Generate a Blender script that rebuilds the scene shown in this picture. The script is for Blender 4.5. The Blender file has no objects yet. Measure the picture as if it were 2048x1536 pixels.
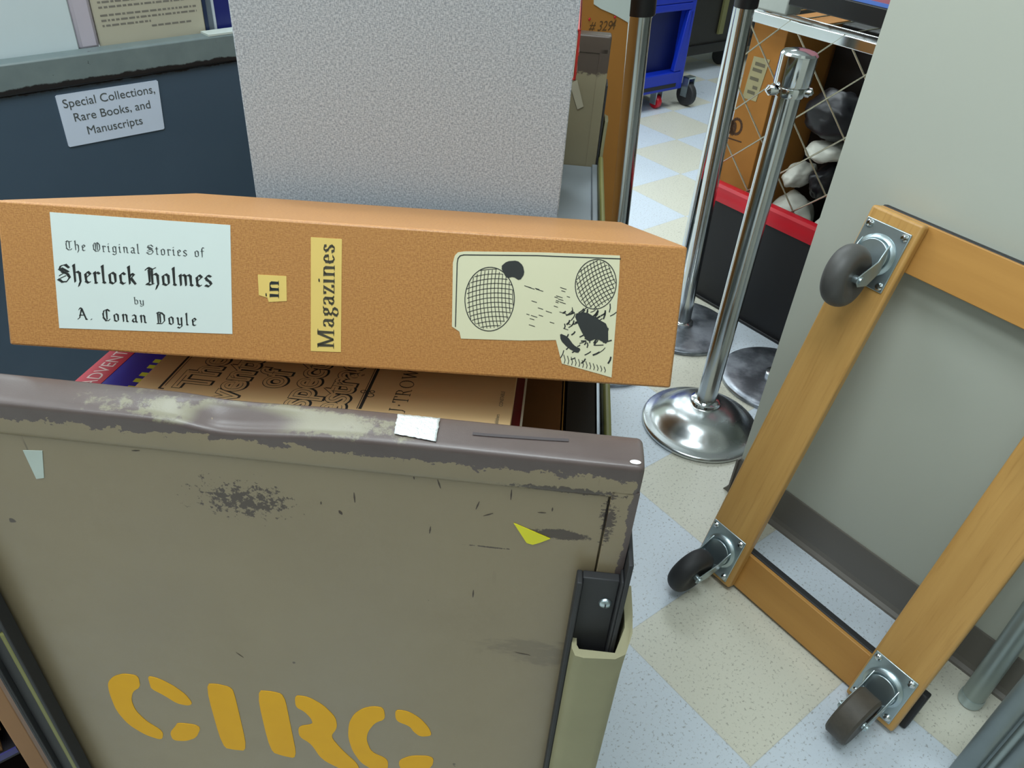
import bpy, bmesh, math, random
from mathutils import Vector, Matrix, noise
random.seed(7)
sc = bpy.context.scene
# ------------------------------------------------------------------ camera, world, lamps, exposure
PITCH, ROLL, CAM_H = 0.6462, 0.079, 1.251
cp, sp = math.cos(PITCH), math.sin(PITCH)
cr, sr = math.cos(ROLL), math.sin(ROLL)
R0, U0, FW = Vector((1, 0, 0)), Vector((0, sp, cp)), Vector((0, cp, -sp))
RT = R0 * cr + U0 * sr
UP = U0 * cr - R0 * sr
cam_d = bpy.data.cameras.new('camera')
cam = bpy.data.objects.new('camera', cam_d)
sc.collection.objects.link(cam)
M = Matrix((RT, UP, -FW)).transposed().to_4x4()
M.translation = (0, 0, CAM_H)
cam.matrix_world = M
cam_d.sensor_fit = 'HORIZONTAL'
cam_d.sensor_width = 36.0
cam_d.lens = 36.0 * 1560 / 2048
cam_d.clip_start = 0.02
cam_d.dof.use_dof = False
sc.camera = cam

sc.view_settings.view_transform = 'Standard'
sc.view_settings.look = 'None'
sc.view_settings.gamma = 1.0
sc.view_settings.use_curve_mapping = False
sc.view_settings.exposure = 0.0

w = bpy.data.worlds.new('world')
sc.world = w
w.use_nodes = True
w.node_tree.nodes['Background'].inputs[0].default_value = (0.80, 0.92, 1.0, 1)
w.node_tree.nodes['Background'].inputs[1].default_value = 0.06

PSI = 0.705                                   # the room's own axes are turned by this much
RU = Vector((-math.sin(PSI), math.cos(PSI), 0))
RV = Vector((math.cos(PSI), math.sin(PSI), 0))
ROOM = Matrix.Rotation(PSI, 4, 'Z')           # room frame: x along v, y along u


def lamp(v, u, energy, sx=0.6, sy=1.2):
    d = bpy.data.lights.new('fluorescent_lamp', 'AREA')
    d.shape = 'RECTANGLE'
    d.size, d.size_y = sx, sy
    d.energy = energy
    d.color = (0.86, 0.96, 1.0)
    o = bpy.data.objects.new('fluorescent_lamp', d)
    sc.collection.objects.link(o)
    o.matrix_world = ROOM @ Matrix.Translation((v, u, 2.66))


LK = 0.73                                    # rows of ceiling troffers
for u_, row in ((-1.7, ((-2.6, 4), (-.9, 6), (.65, 6))), (.3, ((-2.6, 18), (-.9, 26), (.12, 40))), (2.3, ((-2.6, 26), (-.9, 34), (.7, 38), (2.4, 36), (4.0, 26))),
                (4.3, ((-2.6, 24), (-.9, 34), (.7, 34), (2.4, 34), (4.0, 26))), (6.2, ((-.9, 24), (.7, 24), (2.4, 24), (4.0, 20)))):
    for v_, e_ in row:
        lamp(v_, u_, e_ * LK)


# ------------------------------------------------------------------ helpers
def lin(c):
    if isinstance(c, str):
        c = tuple(int(c[i:i + 2], 16) / 255 for i in (0, 2, 4))
    return tuple((x / 12.92 if x <= 0.04045 else ((x + 0.055) / 1.055) ** 2.4) for x in c) + (1,)


class NT:
    """small expression builder on a material's node tree"""
    def __init__(self, name, rough=0.5, metal=0.0):
        self.m = bpy.data.materials.new(name)
        self.m.use_nodes = True
        self.t = self.m.node_tree
        self.b = self.t.nodes['Principled BSDF']
        self.b.inputs['Roughness'].default_value = rough
        self.b.inputs['Metallic'].default_value = metal
        self.co = self.t.nodes.new('ShaderNodeTexCoord').outputs['Object']
        s = self.t.nodes.new('ShaderNodeSeparateXYZ')
        self.t.links.new(self.co, s.inputs[0])
        self.x, self.y, self.z = s.outputs

    def put(self, sock, v):
        if hasattr(v, 'is_output') or isinstance(v, bpy.types.NodeSocket):
            self.t.links.new(v, sock)
        else:
            sock.default_value = v

    def op(self, o, a, b=0.0, c=None, clamp=False):
        n = self.t.nodes.new('ShaderNodeMath')
        n.operation = o
        n.use_clamp = clamp
        self.put(n.inputs[0], a)
        self.put(n.inputs[1], b)
        if c is not None:
            self.put(n.inputs[2], c)
        return n.outputs[0]

    def add(self, a, b): return self.op('ADD', a, b)
    def sub(self, a, b): return self.op('SUBTRACT', a, b)
    def mul(self, a, b): return self.op('MULTIPLY', a, b)
    def mx(self, a, b): return self.op('MAXIMUM', a, b)
    def mn(self, a, b): return self.op('MINIMUM', a, b)

    def step(self, v, lo, hi):
        n = self.t.nodes.new('ShaderNodeMapRange')
        n.interpolation_type = 'SMOOTHSTEP'
        self.put(n.inputs[0], v)
        n.inputs[1].default_value, n.inputs[2].default_value = lo, hi
        n.inputs[3].default_value, n.inputs[4].default_value = 0, 1
        return n.outputs[0]

    def noise(self, scale, detail=3, rough=0.55, stretch=(1, 1, 1)):
        mp = self.t.nodes.new('ShaderNodeMapping')
        self.t.links.new(self.co, mp.inputs[0])
        mp.inputs['Scale'].default_value = stretch
        n = self.t.nodes.new('ShaderNodeTexNoise')
        self.t.links.new(mp.outputs[0], n.inputs['Vector'])
        n.inputs['Scale'].default_value = scale
        n.inputs['Detail'].default_value = detail
        n.inputs['Roughness'].default_value = rough
        return n.outputs[0]

    def mix(self, f, a, b):
        n = self.t.nodes.new('ShaderNodeMix')
        n.data_type = 'RGBA'
        self.put(n.inputs[0], f)
        self.put(n.inputs[6], a)
        self.put(n.inputs[7], b)
        return n.outputs[2]

    def gauss(self, cx, cz, rx, rz, ax=None, az=None):
        """soft 1..0 patch round (cx, cz)"""
        dx = self.mul(self.sub(ax or self.x, cx), 1 / rx)
        dz = self.mul(self.sub(az or self.z, cz), 1 / rz)
        r = self.op('SQRT', self.add(self.mul(dx, dx), self.mul(dz, dz)))
        return self.op('SUBTRACT', 1.0, self.op('MINIMUM', r, 1.0))

    def color(self, v): self.put(self.b.inputs['Base Color'], v)
    def rough(self, v): self.put(self.b.inputs['Roughness'], v)

    def bump(self, h, strength=0.3, dist=0.001):
        n = self.t.nodes.new('ShaderNodeBump')
        n.inputs['Strength'].default_value = strength
        n.inputs['Distance'].default_value = dist
        self.put(n.inputs['Height'], h)
        self.t.links.new(n.outputs[0], self.b.inputs['Normal'])


def paint(name, c, rough=0.5, metal=0.0, var=0.12, scale=30, bump=0.0, bscale=200):
    n = NT(name, rough, metal)
    c = lin(c)
    d = tuple(x * (1 - var) for x in c[:3]) + (1,)
    e = tuple(min(1, x * (1 + var)) for x in c[:3]) + (1,)
    n.color(n.mix(n.noise(scale), d, e))
    if bump:
        n.bump(n.noise(bscale), bump, 0.0006)
    return n.m


class MB:
    def __init__(self):
        self.v, self.f = [], []

    def quad(self, *p):
        i = len(self.v)
        self.v += [tuple(q) for q in p]
        self.f.append(tuple(range(i, i + len(p))))
        return self

    poly = quad

    def box(self, x0, x1, y0, y1, z0, z1):
        i = len(self.v)
        for z in (z0, z1):
            self.v += [(x0, y0, z), (x1, y0, z), (x1, y1, z), (x0, y1, z)]
        for f in ((3, 2, 1, 0), (4, 5, 6, 7), (0, 1, 5, 4), (1, 2, 6, 5), (2, 3, 7, 6), (3, 0, 4, 7)):
            self.f.append(tuple(i + k for k in f))
        return self

    def ring(self, rings, cap=True, close=True):
        i = len(self.v)
        n = len(rings[0])
        for r in rings:
            self.v += [tuple(p) for p in r]
        for a in range(len(rings) - 1):
            for b in range(n if close else n - 1):
                c = (b + 1) % n
                self.f.append((i + a * n + b, i + a * n + c, i + (a + 1) * n + c, i + (a + 1) * n + b))
        if cap:
            self.f.append(tuple(i + k for k in reversed(range(n))))
            self.f.append(tuple(i + (len(rings) - 1) * n + k for k in range(n)))
        return self

    def tube(self, pts, r, seg=16, cap=True):
        pts = [Vector(p) for p in pts]
        rs = r if isinstance(r, (list, tuple)) else [r] * len(pts)
        rings = []
        nrm = None
        for k, p in enumerate(pts):
            t = (pts[min(k + 1, len(pts) - 1)] - pts[max(k - 1, 0)]).normalized()
            if nrm is None:
                nrm = t.orthogonal().normalized()
            nrm = (nrm - t * nrm.dot(t)).normalized()
            bi = t.cross(nrm)
            rings.append([p + (nrm * math.cos(a) + bi * math.sin(a)) * rs[k]
                          for a in [2 * math.pi * j / seg for j in range(seg)]])
        return self.ring(rings, cap)

    def lathe(self, prof, seg=48, cx=0, cy=0, axis=None):
        """profile of (r, z); axis: optional matrix"""
        rings = []
        for r, z in prof:
            rg = [Vector((cx + r * math.cos(2 * math.pi * j / seg), cy + r * math.sin(2 * math.pi * j / seg), z)) for j in range(seg)]
            if axis:
                rg = [axis @ p for p in rg]
            rings.append(rg)
        return self.ring(rings, cap=True)

    def prism(self, poly, fa, fb):
        """fa/fb map a 2-D point to the front and back 3-D points"""
        i = len(self.v)
        n = len(poly)
        self.v += [tuple(fa(p)) for p in poly] + [tuple(fb(p)) for p in poly]
        self.f.append(tuple(range(i, i + n)))
        self.f.append(tuple(i + n + k for k in reversed(range(n))))
        for k in range(n):
            m = (k + 1) % n
            self.f.append((i + m, i + k, i + n + k, i + n + m))
        return self

    def xf(self, mat):
        self.v = [tuple(mat @ Vector(p)) for p in self.v]
        return self

    def join(self, o):
        i = len(self.v)
        self.v += o.v
        self.f += [tuple(k + i for k in f) for f in o.f]
        return self

    def build(self, name, mat, parent=None, bevel=0.0, smooth=False, seg=2, sub=0, angle=0.6):
        me = bpy.data.meshes.new(name)
        me.from_pydata(self.v, [], self.f)
        bm = bmesh.new()
        bm.from_mesh(me)
        bmesh.ops.recalc_face_normals(bm, faces=bm.faces)
        bm.to_mesh(me)
        bm.free()
        me.materials.append(mat)
        o = bpy.data.objects.new(name, me)
        sc.collection.objects.link(o)
        if parent:
            o.parent = parent
        if bevel:
            b = o.modifiers.new('bevel', 'BEVEL')
            b.width = bevel
            b.segments = seg
            b.limit_method = 'ANGLE'
            b.angle_limit = 0.7
        if sub:
            s = o.modifiers.new('sub', 'SUBSURF')
            s.levels = s.render_levels = sub
        if smooth or bevel:
            for p in me.polygons:
                p.use_smooth = True
            try:
                me.set_sharp_from_angle(angle=angle)
            except Exception:
                pass
        return o


def thing(name, label, cat, mat=None, group=None):
    o = bpy.data.objects.new(name, None)
    sc.collection.objects.link(o)
    o.empty_display_size = 0.05
    if mat is not None:
        o.matrix_world = mat
    o['label'], o['category'] = label, cat
    if group:
        o['group'] = group
    return o


def tag(o, label, cat, group=None):
    o['label'], o['category'] = label, cat
    if group:
        o['group'] = group
    return o


def struct(o):
    o['kind'] = 'structure'
    return o


def frame(loc, x, y, z):
    m = Matrix((Vector(x), Vector(y), Vector(z))).transposed().to_4x4()
    m.translation = loc
    return m


# lettering: strokes swept with a broad nib --------------------------------------------------
BL = {  # black-letter, x-height 4, capitals 6.2
 'i': (1.9, [[(.2, 3.5), (.7, 4), (.7, .6), (1.2, .1)], [(.5, 5.2), (.9, 5.6)]]),
 'l': (1.9, [[(.3, 6), (.7, 6.4), (.7, .6), (1.2, .1)]]),
 't': (2.0, [[(.7, 5), (.7, .6), (1.3, .1)], [(.1, 3.9), (1.4, 3.9)]]),
 'f': (2.0, [[(1.7, 6), (1.1, 6.3), (.7, 5.5), (.7, 0)], [(.1, 3.9), (1.6, 3.9)]]),
 'n': (3.3, [[(.2, 3.5), (.7, 4), (.7, .2)], [(.7, 3.4), (1.6, 4), (2.2, 3.4), (2.2, .6), (2.7, .1)]]),
 'm': (4.8, [[(.2, 3.5), (.7, 4), (.7, .2)], [(.7, 3.4), (1.6, 4), (2.2, 3.4), (2.2, .2)], [(2.2, 3.4), (3.1, 4), (3.7, 3.4), (3.7, .6), (4.2, .1)]]),
 'h': (3.2, [[(.3, 6), (.7, 6.4), (.7, .3)], [(.7, 3.4), (1.6, 4), (2.3, 3.3), (2.3, .2), (1.7, -1.2)]]),
 'o': (3.1, [[(.7, 3.4), (.7, .6), (1.5, 0), (2.3, .7), (2.3, 3.3), (1.5, 4), (.7, 3.4)]]),
 'e': (2.7, [[(2.0, .5), (1.3, 0), (.7, .7), (.7, 3.3), (1.4, 4), (2.1, 3.2), (.8, 1.9)]]),
 'r': (2.3, [[(.2, 3.5), (.7, 4), (.7, .3), (1.1, 0)], [(.7, 3.3), (1.4, 3.9), (2.0, 3.4)]]),
 'c': (2.5, [[(2.0, 3.4), (1.4, 4), (.7, 3.3), (.7, .7), (1.4, 0), (2.0, .5)]]),
 'k': (2.8, [[(.3, 6), (.7, 6.4), (.7, .2)], [(.7, 2.2), (1.5, 3.8), (2.1, 3.3), (1.2, 2.2), (2.4, .1)]]),
 's': (2.6, [[(2.0, 3.5), (1.2, 4), (.5, 3.2), (.8, 2.5), (1.8, 1.6), (2.1, .9), (1.3, 0), (.4, .5)]]),
 'a': (3.0, [[(.5, 3.4), (1.3, 4), (2.1, 3.4), (2.1, .6), (2.6, .1)], [(2.1, 2.3), (1.0, 1.8), (.6, 1), (1.2, .1), (2.1, .8)]]),
 'g': (3.0, [[(2.2, 3.4), (1.4, 4), (.7, 3.4), (.7, .8), (1.4, .2), (2.2, .8)], [(2.2, 3.9), (2.2, -.8), (1.4, -1.6), (.5, -1.1)]]),
 'y': (3.0, [[(.3, 3.8), (.7, 3.4), (.7, .6), (1.4, 0), (2.2, .8)], [(2.2, 3.9), (2.2, -.6), (1.2, -1.7), (.5, -1.2)]]),
 'b': (3.0, [[(.3, 6), (.7, 6.4), (.7, .6), (1.5, 0), (2.3, .7), (2.3, 3.3), (1.5, 4), (.7, 3.3)]]),
 '.': (1.6, [[(.5, .2), (.9, .6)]]),
 'T': (4.2, [[(.2, 5.2), (1.1, 6.1), (2.4, 5.6), (3.6, 6.1)], [(1.2, 6), (.6, 4.4), (.6, 1.3), (1.5, .1), (2.7, .2), (3.4, 1.0)], [(2.2, 5.5), (2.2, 1.2)]]),
 'O': (4.4, [[(1.2, 5.7), (.5, 4.4), (.5, 1.6), (1.5, .1), (2.9, .3), (3.7, 1.8), (3.7, 4.4), (2.7, 6.0), (1.6, 5.4), (1.6, 1.0)], [(2.5, 5.4), (2.5, 1.0)]]),
 'S': (4.2, [[(3.4, 5.2), (2.5, 6.3), (1.1, 5.8), (.6, 4.8), (1.4, 3.8), (3.0, 2.9), (3.5, 1.7), (2.4, .2), (1.1, .1), (.1, 1.1)], [(1.2, 5.0), (3.2, 3.7)], [(.4, 2.3), (2.9, 4.0)], [(.7, 1.4), (2.4, 2.4)]]),
 'H': (4.6, [[(.1, 5.2), (1, 6.1), (2.2, 5.5), (3.3, 6.2)], [(1.3, 5.5), (1.3, 1), (.4, .1)], [(2.1, 5.3), (2.1, .5)], [(2.1, 3.3), (3.1, 4.1), (3.8, 3.3), (3.8, .2), (3.1, -1.4)], [(.4, .4), (1.4, 0), (2.6, .5)]]),
 'A': (4.7, [[(.9, 5.1), (1.6, 6.1), (2.3, 5.5), (3.8, .4), (4.3, .1)], [(2.1, 5.3), (1.0, .8), (.2, .1)], [(1.1, 2.3), (3.0, 2.3)]]),
 'C': (3.9, [[(3.3, 5.2), (2.3, 6.1), (1.0, 5.4), (.5, 4), (.5, 1.8), (1.5, .1), (2.7, .2), (3.3, 1)], [(2.0, 5.8), (2.0, .8)]]),
 'D': (4.3, [[(.2, 5.4), (1.0, 6.1), (2.5, 5.8), (3.6, 4.6), (3.6, 1.6), (2.4, .1), (.4, .2)], [(.9, 5.7), (.9, .5)], [(1.8, 5.4), (1.8, .7)]]),
 ' ': (2.4, []),
}
RM = {  # bookface roman, x-height 4, capitals 6
 'i': (1.9, [[(.9, 3.9), (.9, 0)], [(.2, .1), (1.7, .1)], [(.3, 3.9), (.9, 3.9)], [(.85, 5.4), (1.0, 5.4), (1.0, 5.7), (.85, 5.7)]]),
 'n': (3.9, [[(.9, 3.9), (.9, 0)], [(.2, .1), (1.6, .1)], [(.3, 3.9), (.9, 3.9)], [(.9, 3.0), (1.7, 3.9), (2.5, 3.9), (3.0, 3.2), (3.0, 0)], [(2.3, .1), (3.7, .1)]]),
 'M': (6.6, [[(1.0, 6), (1.0, 0)], [(1.0, 6), (3.0, .2)], [(3.0, .2), (5.0, 6)], [(5.3, 6), (5.3, 0)], [(.2, .1), (1.8, .1)], [(4.4, .1), (6.2, .1)], [(.2, 5.9), (1.1, 5.9)], [(5.0, 5.9), (6.2, 5.9)]]),
 'a': (3.4, [[(.6, 3.1), (1.0, 3.8), (1.8, 3.9), (2.4, 3.3), (2.4, .6), (3.0, .1)], [(2.4, 2.4), (1.2, 1.9), (.6, 1), (1, .2), (1.7, .1), (2.4, .9)]]),
 'g': (3.3, [[(1.6, 3.9), (.8, 3.5), (.7, 2.6), (1.4, 1.8), (2.2, 2.2), (2.4, 3), (2.2, 3.7), (1.6, 3.9)], [(2.3, 3.5), (3, 4)], [(1.2, 1.8), (.7, 1.2), (1.2, .7), (2.4, .5), (2.8, -.3), (2.3, -1.3), (1.2, -1.5), (.5, -.9), (.8, -.1), (1.2, .4)]]),
 'z': (3.1, [[(.5, 3.85), (2.6, 3.85)], [(2.4, 3.85), (.6, .1)], [(.4, .1), (2.7, .1)], [(.5, 3.9), (.5, 3.0)], [(2.7, .1), (2.7, 1.0)]]),
 'e': (3.1, [[(.7, 2.2), (2.6, 2.2), (2.4, 3.4), (1.6, 3.9), (.8, 3.3), (.6, 2), (.8, .7), (1.7, .1), (2.6, .7)]]),
 's': (2.9, [[(2.3, 3.0), (2.2, 3.7), (1.4, 3.9), (.7, 3.3), (1, 2.5), (2.1, 1.7), (2.4, .9), (1.8, .1), (.9, .2), (.6, 1.1)]]),
 'T': (4.6, [[(2.2, 6), (2.2, 0)], [(.3, 5.9), (4.1, 5.9)], [(.4, 5.9), (.4, 4.8)], [(4.0, 5.9), (4.0, 4.8)], [(1.4, .1), (3.0, .1)]]),
 'R': (4.8, [[(1.0, 6), (1.0, 0)], [(.2, 5.9), (2.3, 5.9), (3.2, 5.3), (3.2, 4), (2.3, 3.2), (1.0, 3.1)], [(2.2, 3.1), (3.8, .1), (4.5, .1)], [(.2, .1), (1.8, .1)]]),
 'O': (6.0, [[(2.9 + 2.3 * math.cos(a), 3 + 2.9 * math.sin(a)) for a in [k * math.pi / 10 for k in range(21)]]]),
 'W': (7.4, [[(.7, 6), (2.2, .1), (3.6, 6)], [(3.4, 5.6), (4.9, .1), (6.4, 6)], [(.1, 5.9), (1.6, 5.9)], [(5.6, 5.9), (7.2, 5.9)]]),
 'J': (3.2, [[(1.8, 6), (1.8, .8), (1.2, -.3), (.3, -.3)], [(1.0, 5.9), (2.6, 5.9)]]),
 '.': (2.2, [[(.9, 2.6), (1.3, 2.6), (1.3, 3.1), (.9, 3.1)]]),
 ' ': (2.4, []),
}


def lettering(text, font, nib, x0, x1, fit_h, capital=6.2, track=0.0):
    """list of 2-D polygons for the text, stretched to run from x0 to x1 on the baseline y=0"""
    polys, x = [], 0.0
    n = Vector(nib) * 0.5
    for ch in text:
        adv, strokes = font[ch]
        for st in strokes:
            for a, b in zip(st[:-1], st[1:]):
                a, b = Vector(a), Vector(b)
                d = (b - a).normalized() * 0.08
                a, b = a - d + Vector((x, 0)), b + d + Vector((x, 0))
                if abs((b - a).cross(n)) < 0.02 if False else False:
                    continue
                e = (b - a).orthogonal().normalized() * 0.13
                polys.append([a - n - e, a + n - e * 0, b + n + e * 0, b - n + e])
                polys.append([a - e, b - e, b + e, a + e])
        x += adv + track
    kx, ky = (x1 - x0) / x, fit_h / capital
    return [[(x0 + p.x * kx, p.y * ky) for p in q] for q in polys]


def polys_mesh(polys, to3):
    m = MB()
    for q in polys:
        m.poly(*[to3(p) for p in q])
    return m


def text_mesh(s, size, offset=0.0, align='LEFT', shear=0.0, res=6):
    cu = bpy.data.curves.new('text', 'FONT')
    cu.body, cu.size, cu.offset, cu.align_x, cu.shear = s, size, offset, align, shear
    cu.resolution_u = res
    o = bpy.data.objects.new('text', cu)
    sc.collection.objects.link(o)
    bpy.context.view_layer.update()
    me = bpy.data.meshes.new_from_object(o.evaluated_get(bpy.context.evaluated_depsgraph_get()))
    bpy.data.objects.remove(o)
    m = MB()
    m.v = [tuple(v.co) for v in me.vertices]
    m.f = [tuple(p.vertices) for p in me.polygons]
    bpy.data.meshes.remove(me)
    return m


# ------------------------------------------------------------------ materials
M_CHROME = paint('chrome', 'd2d6d8', 0.12, 1.0, 0.04)
M_POLE = paint('polished_pole', 'c4c8c8', 0.17, 1.0, 0.06, 12)
n = NT('worn_chrome', 0.22, 1.0)
n.color(n.mix(n.noise(14, 5), lin('b9bec0'), lin('d6dadb')))
n.rough(n.add(0.16, n.mul(n.noise(9, 4), 0.2)))
M_DOME = n.m
n = NT('dusty_chrome', 0.4, 1.0)
n.color(n.mix(n.step(n.noise(16, 5), .35, .65), lin('70757c'), lin('a9aeb6')))
n.rough(n.add(0.2, n.mul(n.noise(9, 4), 0.45)))
M_DISC = n.m
M_ZINC = paint('zinc_plate', 'b4c2c6', 0.33, 0.9, 0.08, 40)
M_BLACK = paint('black_plastic', '111113', 0.45)
M_RUBBER = paint('black_rubber', '262628', 0.6, 0, 0.15, 60)
M_TYRE = paint('grey_rubber_tyre', '4b4a48', 0.5, 0, 0.16, 60, 0.15)
M_TYRE2 = paint('worn_brown_tyre', '4a443c', 0.6, 0, 0.3, 70, 0.4)
M_INK = paint('ink', '2b2d2c', 0.7)
M_INK_GREY = paint('grey_ink', '4c5252', 0.7)
M_WHITEPAPER = paint('white_paper', 'ccd6d2', 0.65, 0, 0.02, 20)
M_CREAMPAPER = paint('cream_paper', 'd2ceae', 0.6, 0, 0.03, 20)
M_YELLOWPAPER = paint('yellowed_paper', 'd9bb68', 0.6, 0, 0.04, 30)
M_CARD = paint('cardboard', 'a8702c', 0.75, 0, 0.08, 12)
M_CARD_DARK = paint('brown_cardboard', '7d5a34', 0.8, 0, 0.12, 10)
M_LABEL = paint('label_paper', 'cfdaec', 0.5, 0, 0.03)
M_RED = paint('red_plastic', 'c01226', 0.35, 0, 0.06)
M_BLUE = paint('blue_plastic', '0b2fb4', 0.38, 0, 0.08, 8)
M_BLUE_DK = paint('blue_panel', '081a5c', 0.5, 0, 0.1, 8)
M_GREYMETAL = paint('grey_painted_metal', '7d8789', 0.38, 0.5, 0.1, 20)
M_TUBE = paint('pale_metal_tube', '9aa5a2', 0.35, 0.55, 0.08, 14)

# floor
n = NT('vinyl_tile', 0.32)
T = 0.3048
ck = n.t.nodes.new('ShaderNodeTexChecker')
mp = n.t.nodes.new('ShaderNodeMapping')
n.t.links.new(n.co, mp.inputs[0])
mp.inputs['Scale'].default_value = (1 / T, 1 / T, 1 / T)
mp.inputs['Location'].default_value = (0, 0, 0.5)
n.t.links.new(mp.outputs[0], ck.inputs['Vector'])
ck.inputs['Scale'].default_value = 1.0
ck.inputs['Color1'].default_value = lin('d2d0c1')
ck.inputs['Color2'].default_value = lin('cdd6df')
fl = n.step(n.noise(170, 3, 0.7), 0.57, 0.66)
fl2 = n.step(n.noise(75, 4, 0.7), 0.58, 0.8)
col = n.mix(n.mul(fl, 0.55), ck.outputs[0], lin('6f6a60'))
col = n.mix(n.mul(fl2, 0.3), col, lin('a9a08c'))
fx = n.op('PINGPONG', n.mul(n.x, 1 / T), 0.5)
fy = n.op('PINGPONG', n.mul(n.y, 1 / T), 0.5)
seam = n.sub(1.0, n.step(n.mn(fx, fy), 0.0, 0.006))
n.color(n.mix(n.mul(seam, 0.3), col, lin('8a8578')))
n.rough(n.add(0.22, n.mul(n.noise(5, 3), 0.16)))
M_FLOOR = n.m
M_WALL = paint('wall_paint', 'b9bcb0', 0.6, 0, 0.02, 3, 0.08, 260)
M_WALL2 = paint('far_wall_paint', 'b9bcae', 0.7, 0, 0.02, 3)
M_COVE = paint('cove_vinyl', '6b665f', 0.42, 0, 0.05, 8)
M_CEIL = paint('ceiling_tile', 'dcdfdc', 0.8, 0, 0.03, 40)

# oak
n = NT('oak', 0.42)
g = n.noise(26, 5, 0.6, (1, 1, 0.07))
g2 = n.noise(150, 4, 0.6, (1, 1, 0.05))
c0 = n.mix(g, lin('a97a3c'), lin('d3a662'))
n.color(n.mix(n.mul(n.step(g2, .5, .75), .35), c0, lin('8f5f24')))
M_OAK = n.m
n = NT('oak_cross', 0.42)
g = n.noise(26, 5, 0.6, (0.07, 1, 1))
c0 = n.mix(g, lin('a06f32'), lin('ca964f'))
n.color(c0)
M_OAKX = n.m

# cart paint: tan sheet, brown rolled rim with the edge worn through
n = NT('worn_cart_paint', 0.36)
e1 = n.mul(n.sub(n.noise(55, 5, 0.65, (1, 1, 1.6)), .5), 0.030)
e2 = n.mul(n.sub(n.noise(260, 3, 0.6), .5), 0.010)
zz = n.add(n.add(n.z, e1), e2)
brown = n.step(zz, 0.9215, 0.9222)
brown = n.mx(brown, n.step(n.add(n.x, n.mul(e1, .35)), -0.0042, -0.0036))
top = n.step(n.z, 0.9292, 0.9322)
wear = n.step(n.add(n.gauss(-0.24, 0.0135, 0.20, 0.03, n.x, n.y), n.mul(n.sub(n.noise(70, 6, .7), .5), 1.25)), 0.50, 0.66)
wear = n.mul(wear, top)
tan_n = n.noise(9, 4)
tan = n.mix(tan_n, lin('83745b'), lin('918267'))
big = n.step(n.add(n.gauss(-0.258, 0.868, 0.062, 0.030), n.mul(n.sub(n.noise(230, 4, .65), .5), 2.6)), 0.60, 0.80)
sm = n.step(n.add(n.gauss(-0.045, 0.8665, 0.032, 0.008), n.mul(n.sub(n.noise(170, 4, .7), .5), 1.0)), 0.35, 0.5)
tr = n.step(n.add(n.gauss(-0.045, 0.9085, 0.075, 0.007), n.mul(n.sub(n.noise(210, 4, .7), .5), 1.6)), 0.5, 0.62)
dash = n.step(n.add(n.gauss(-0.09, 0.847, 0.03, 0.0018), n.mul(n.sub(n.noise(240, 3, .7), .5), 1.2)), 0.5, 0.65)
edge_r = n.step(n.add(n.gauss(-0.016, 0.885, 0.012, 0.04), n.mul(n.sub(n.noise(170, 4, .7, (1, 1, 2)), .5), 1.9)), 0.62, 0.72)
speck = n.step(n.noise(48, 2, .5), 0.765, 0.785)
dirt = n.mul(n.step(n.add(n.gauss(-0.05, 0.735, 0.075, 0.028), n.mul(n.sub(n.noise(34, 4, .6, (1, 1, 2.5)), .5), 1.8)), .40, .75), 0.35)
scr = n.mul(n.step(n.noise(30, 3, .6, (3.2, 1, .35)), 0.70, 0.75), 0.55)
spots = n.mx(n.mx(n.mx(big, sm), n.mx(tr, dash)), n.mx(n.mx(edge_r, speck), dirt))
spots = n.mx(spots, n.mul(scr, n.step(n.z, 0.80, 0.87)))
brn = n.mix(n.noise(35, 5), lin('4f4340'), lin('5f5350'))
tan = n.mix(spots, tan, lin('4a3d33'))
c0 = n.mix(brown, tan, brn)
c0 = n.mix(wear, c0, lin('78735f'))
n.color(c0)
n.rough(n.add(0.27, n.mul(n.noise(40, 4), 0.16)))
n.bump(n.add(n.noise(900, 2), n.mul(wear, -2.0)), 0.12, 0.0004)
M_CART = n.m
n = NT('rear_cart_paint', 0.38)
e1 = n.mul(n.sub(n.noise(55, 5, 0.65), .5), 0.05)
bb = n.step(n.add(n.z, e1), 0.874, 0.880)
n.color(n.mix(bb, n.mix(n.noise(9), lin('7d745c'), lin('8a8168')), lin('4b4038')))
M_CART2 = n.m
M_SHELF = paint('steel_shelf', '9aa3aa', 0.36, 0.35, 0.06, 18)
M_BUMPER = paint('tan_rubber_bumper', '8d8868', 0.62, 0, 0.1, 25, 0.2, 90)
M_OLIVE = paint('olive_strip', '77763f', 0.5, 0, 0.1, 25)
M_STENCIL_N = NT('yellow_stencil_paint', 0.7)
n = M_STENCIL_N
chip = n.step(n.noise(120, 4, .7), 0.70, 0.74)
n.color(n.mix(n.mul(chip, .75), n.mix(n.noise(20), lin('dd9e00'), lin('eeb202')), lin('8a7c58')))
M_STENCIL = n.m
# slate truck paint
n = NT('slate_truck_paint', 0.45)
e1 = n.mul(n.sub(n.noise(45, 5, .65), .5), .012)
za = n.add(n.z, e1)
c0 = n.mix(n.step(za, .858, .8605), n.mix(n.noise(6, 3), lin('3d4e5e'), lin('48596a')), lin('1c1a1c'))  # dark line below the rim: shadow painted into the colour, with a chipped edge
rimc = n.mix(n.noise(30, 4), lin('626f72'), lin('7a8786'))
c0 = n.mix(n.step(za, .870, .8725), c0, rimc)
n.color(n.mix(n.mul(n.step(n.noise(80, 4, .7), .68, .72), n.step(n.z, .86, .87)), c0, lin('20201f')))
M_SLATE = n.m

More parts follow.
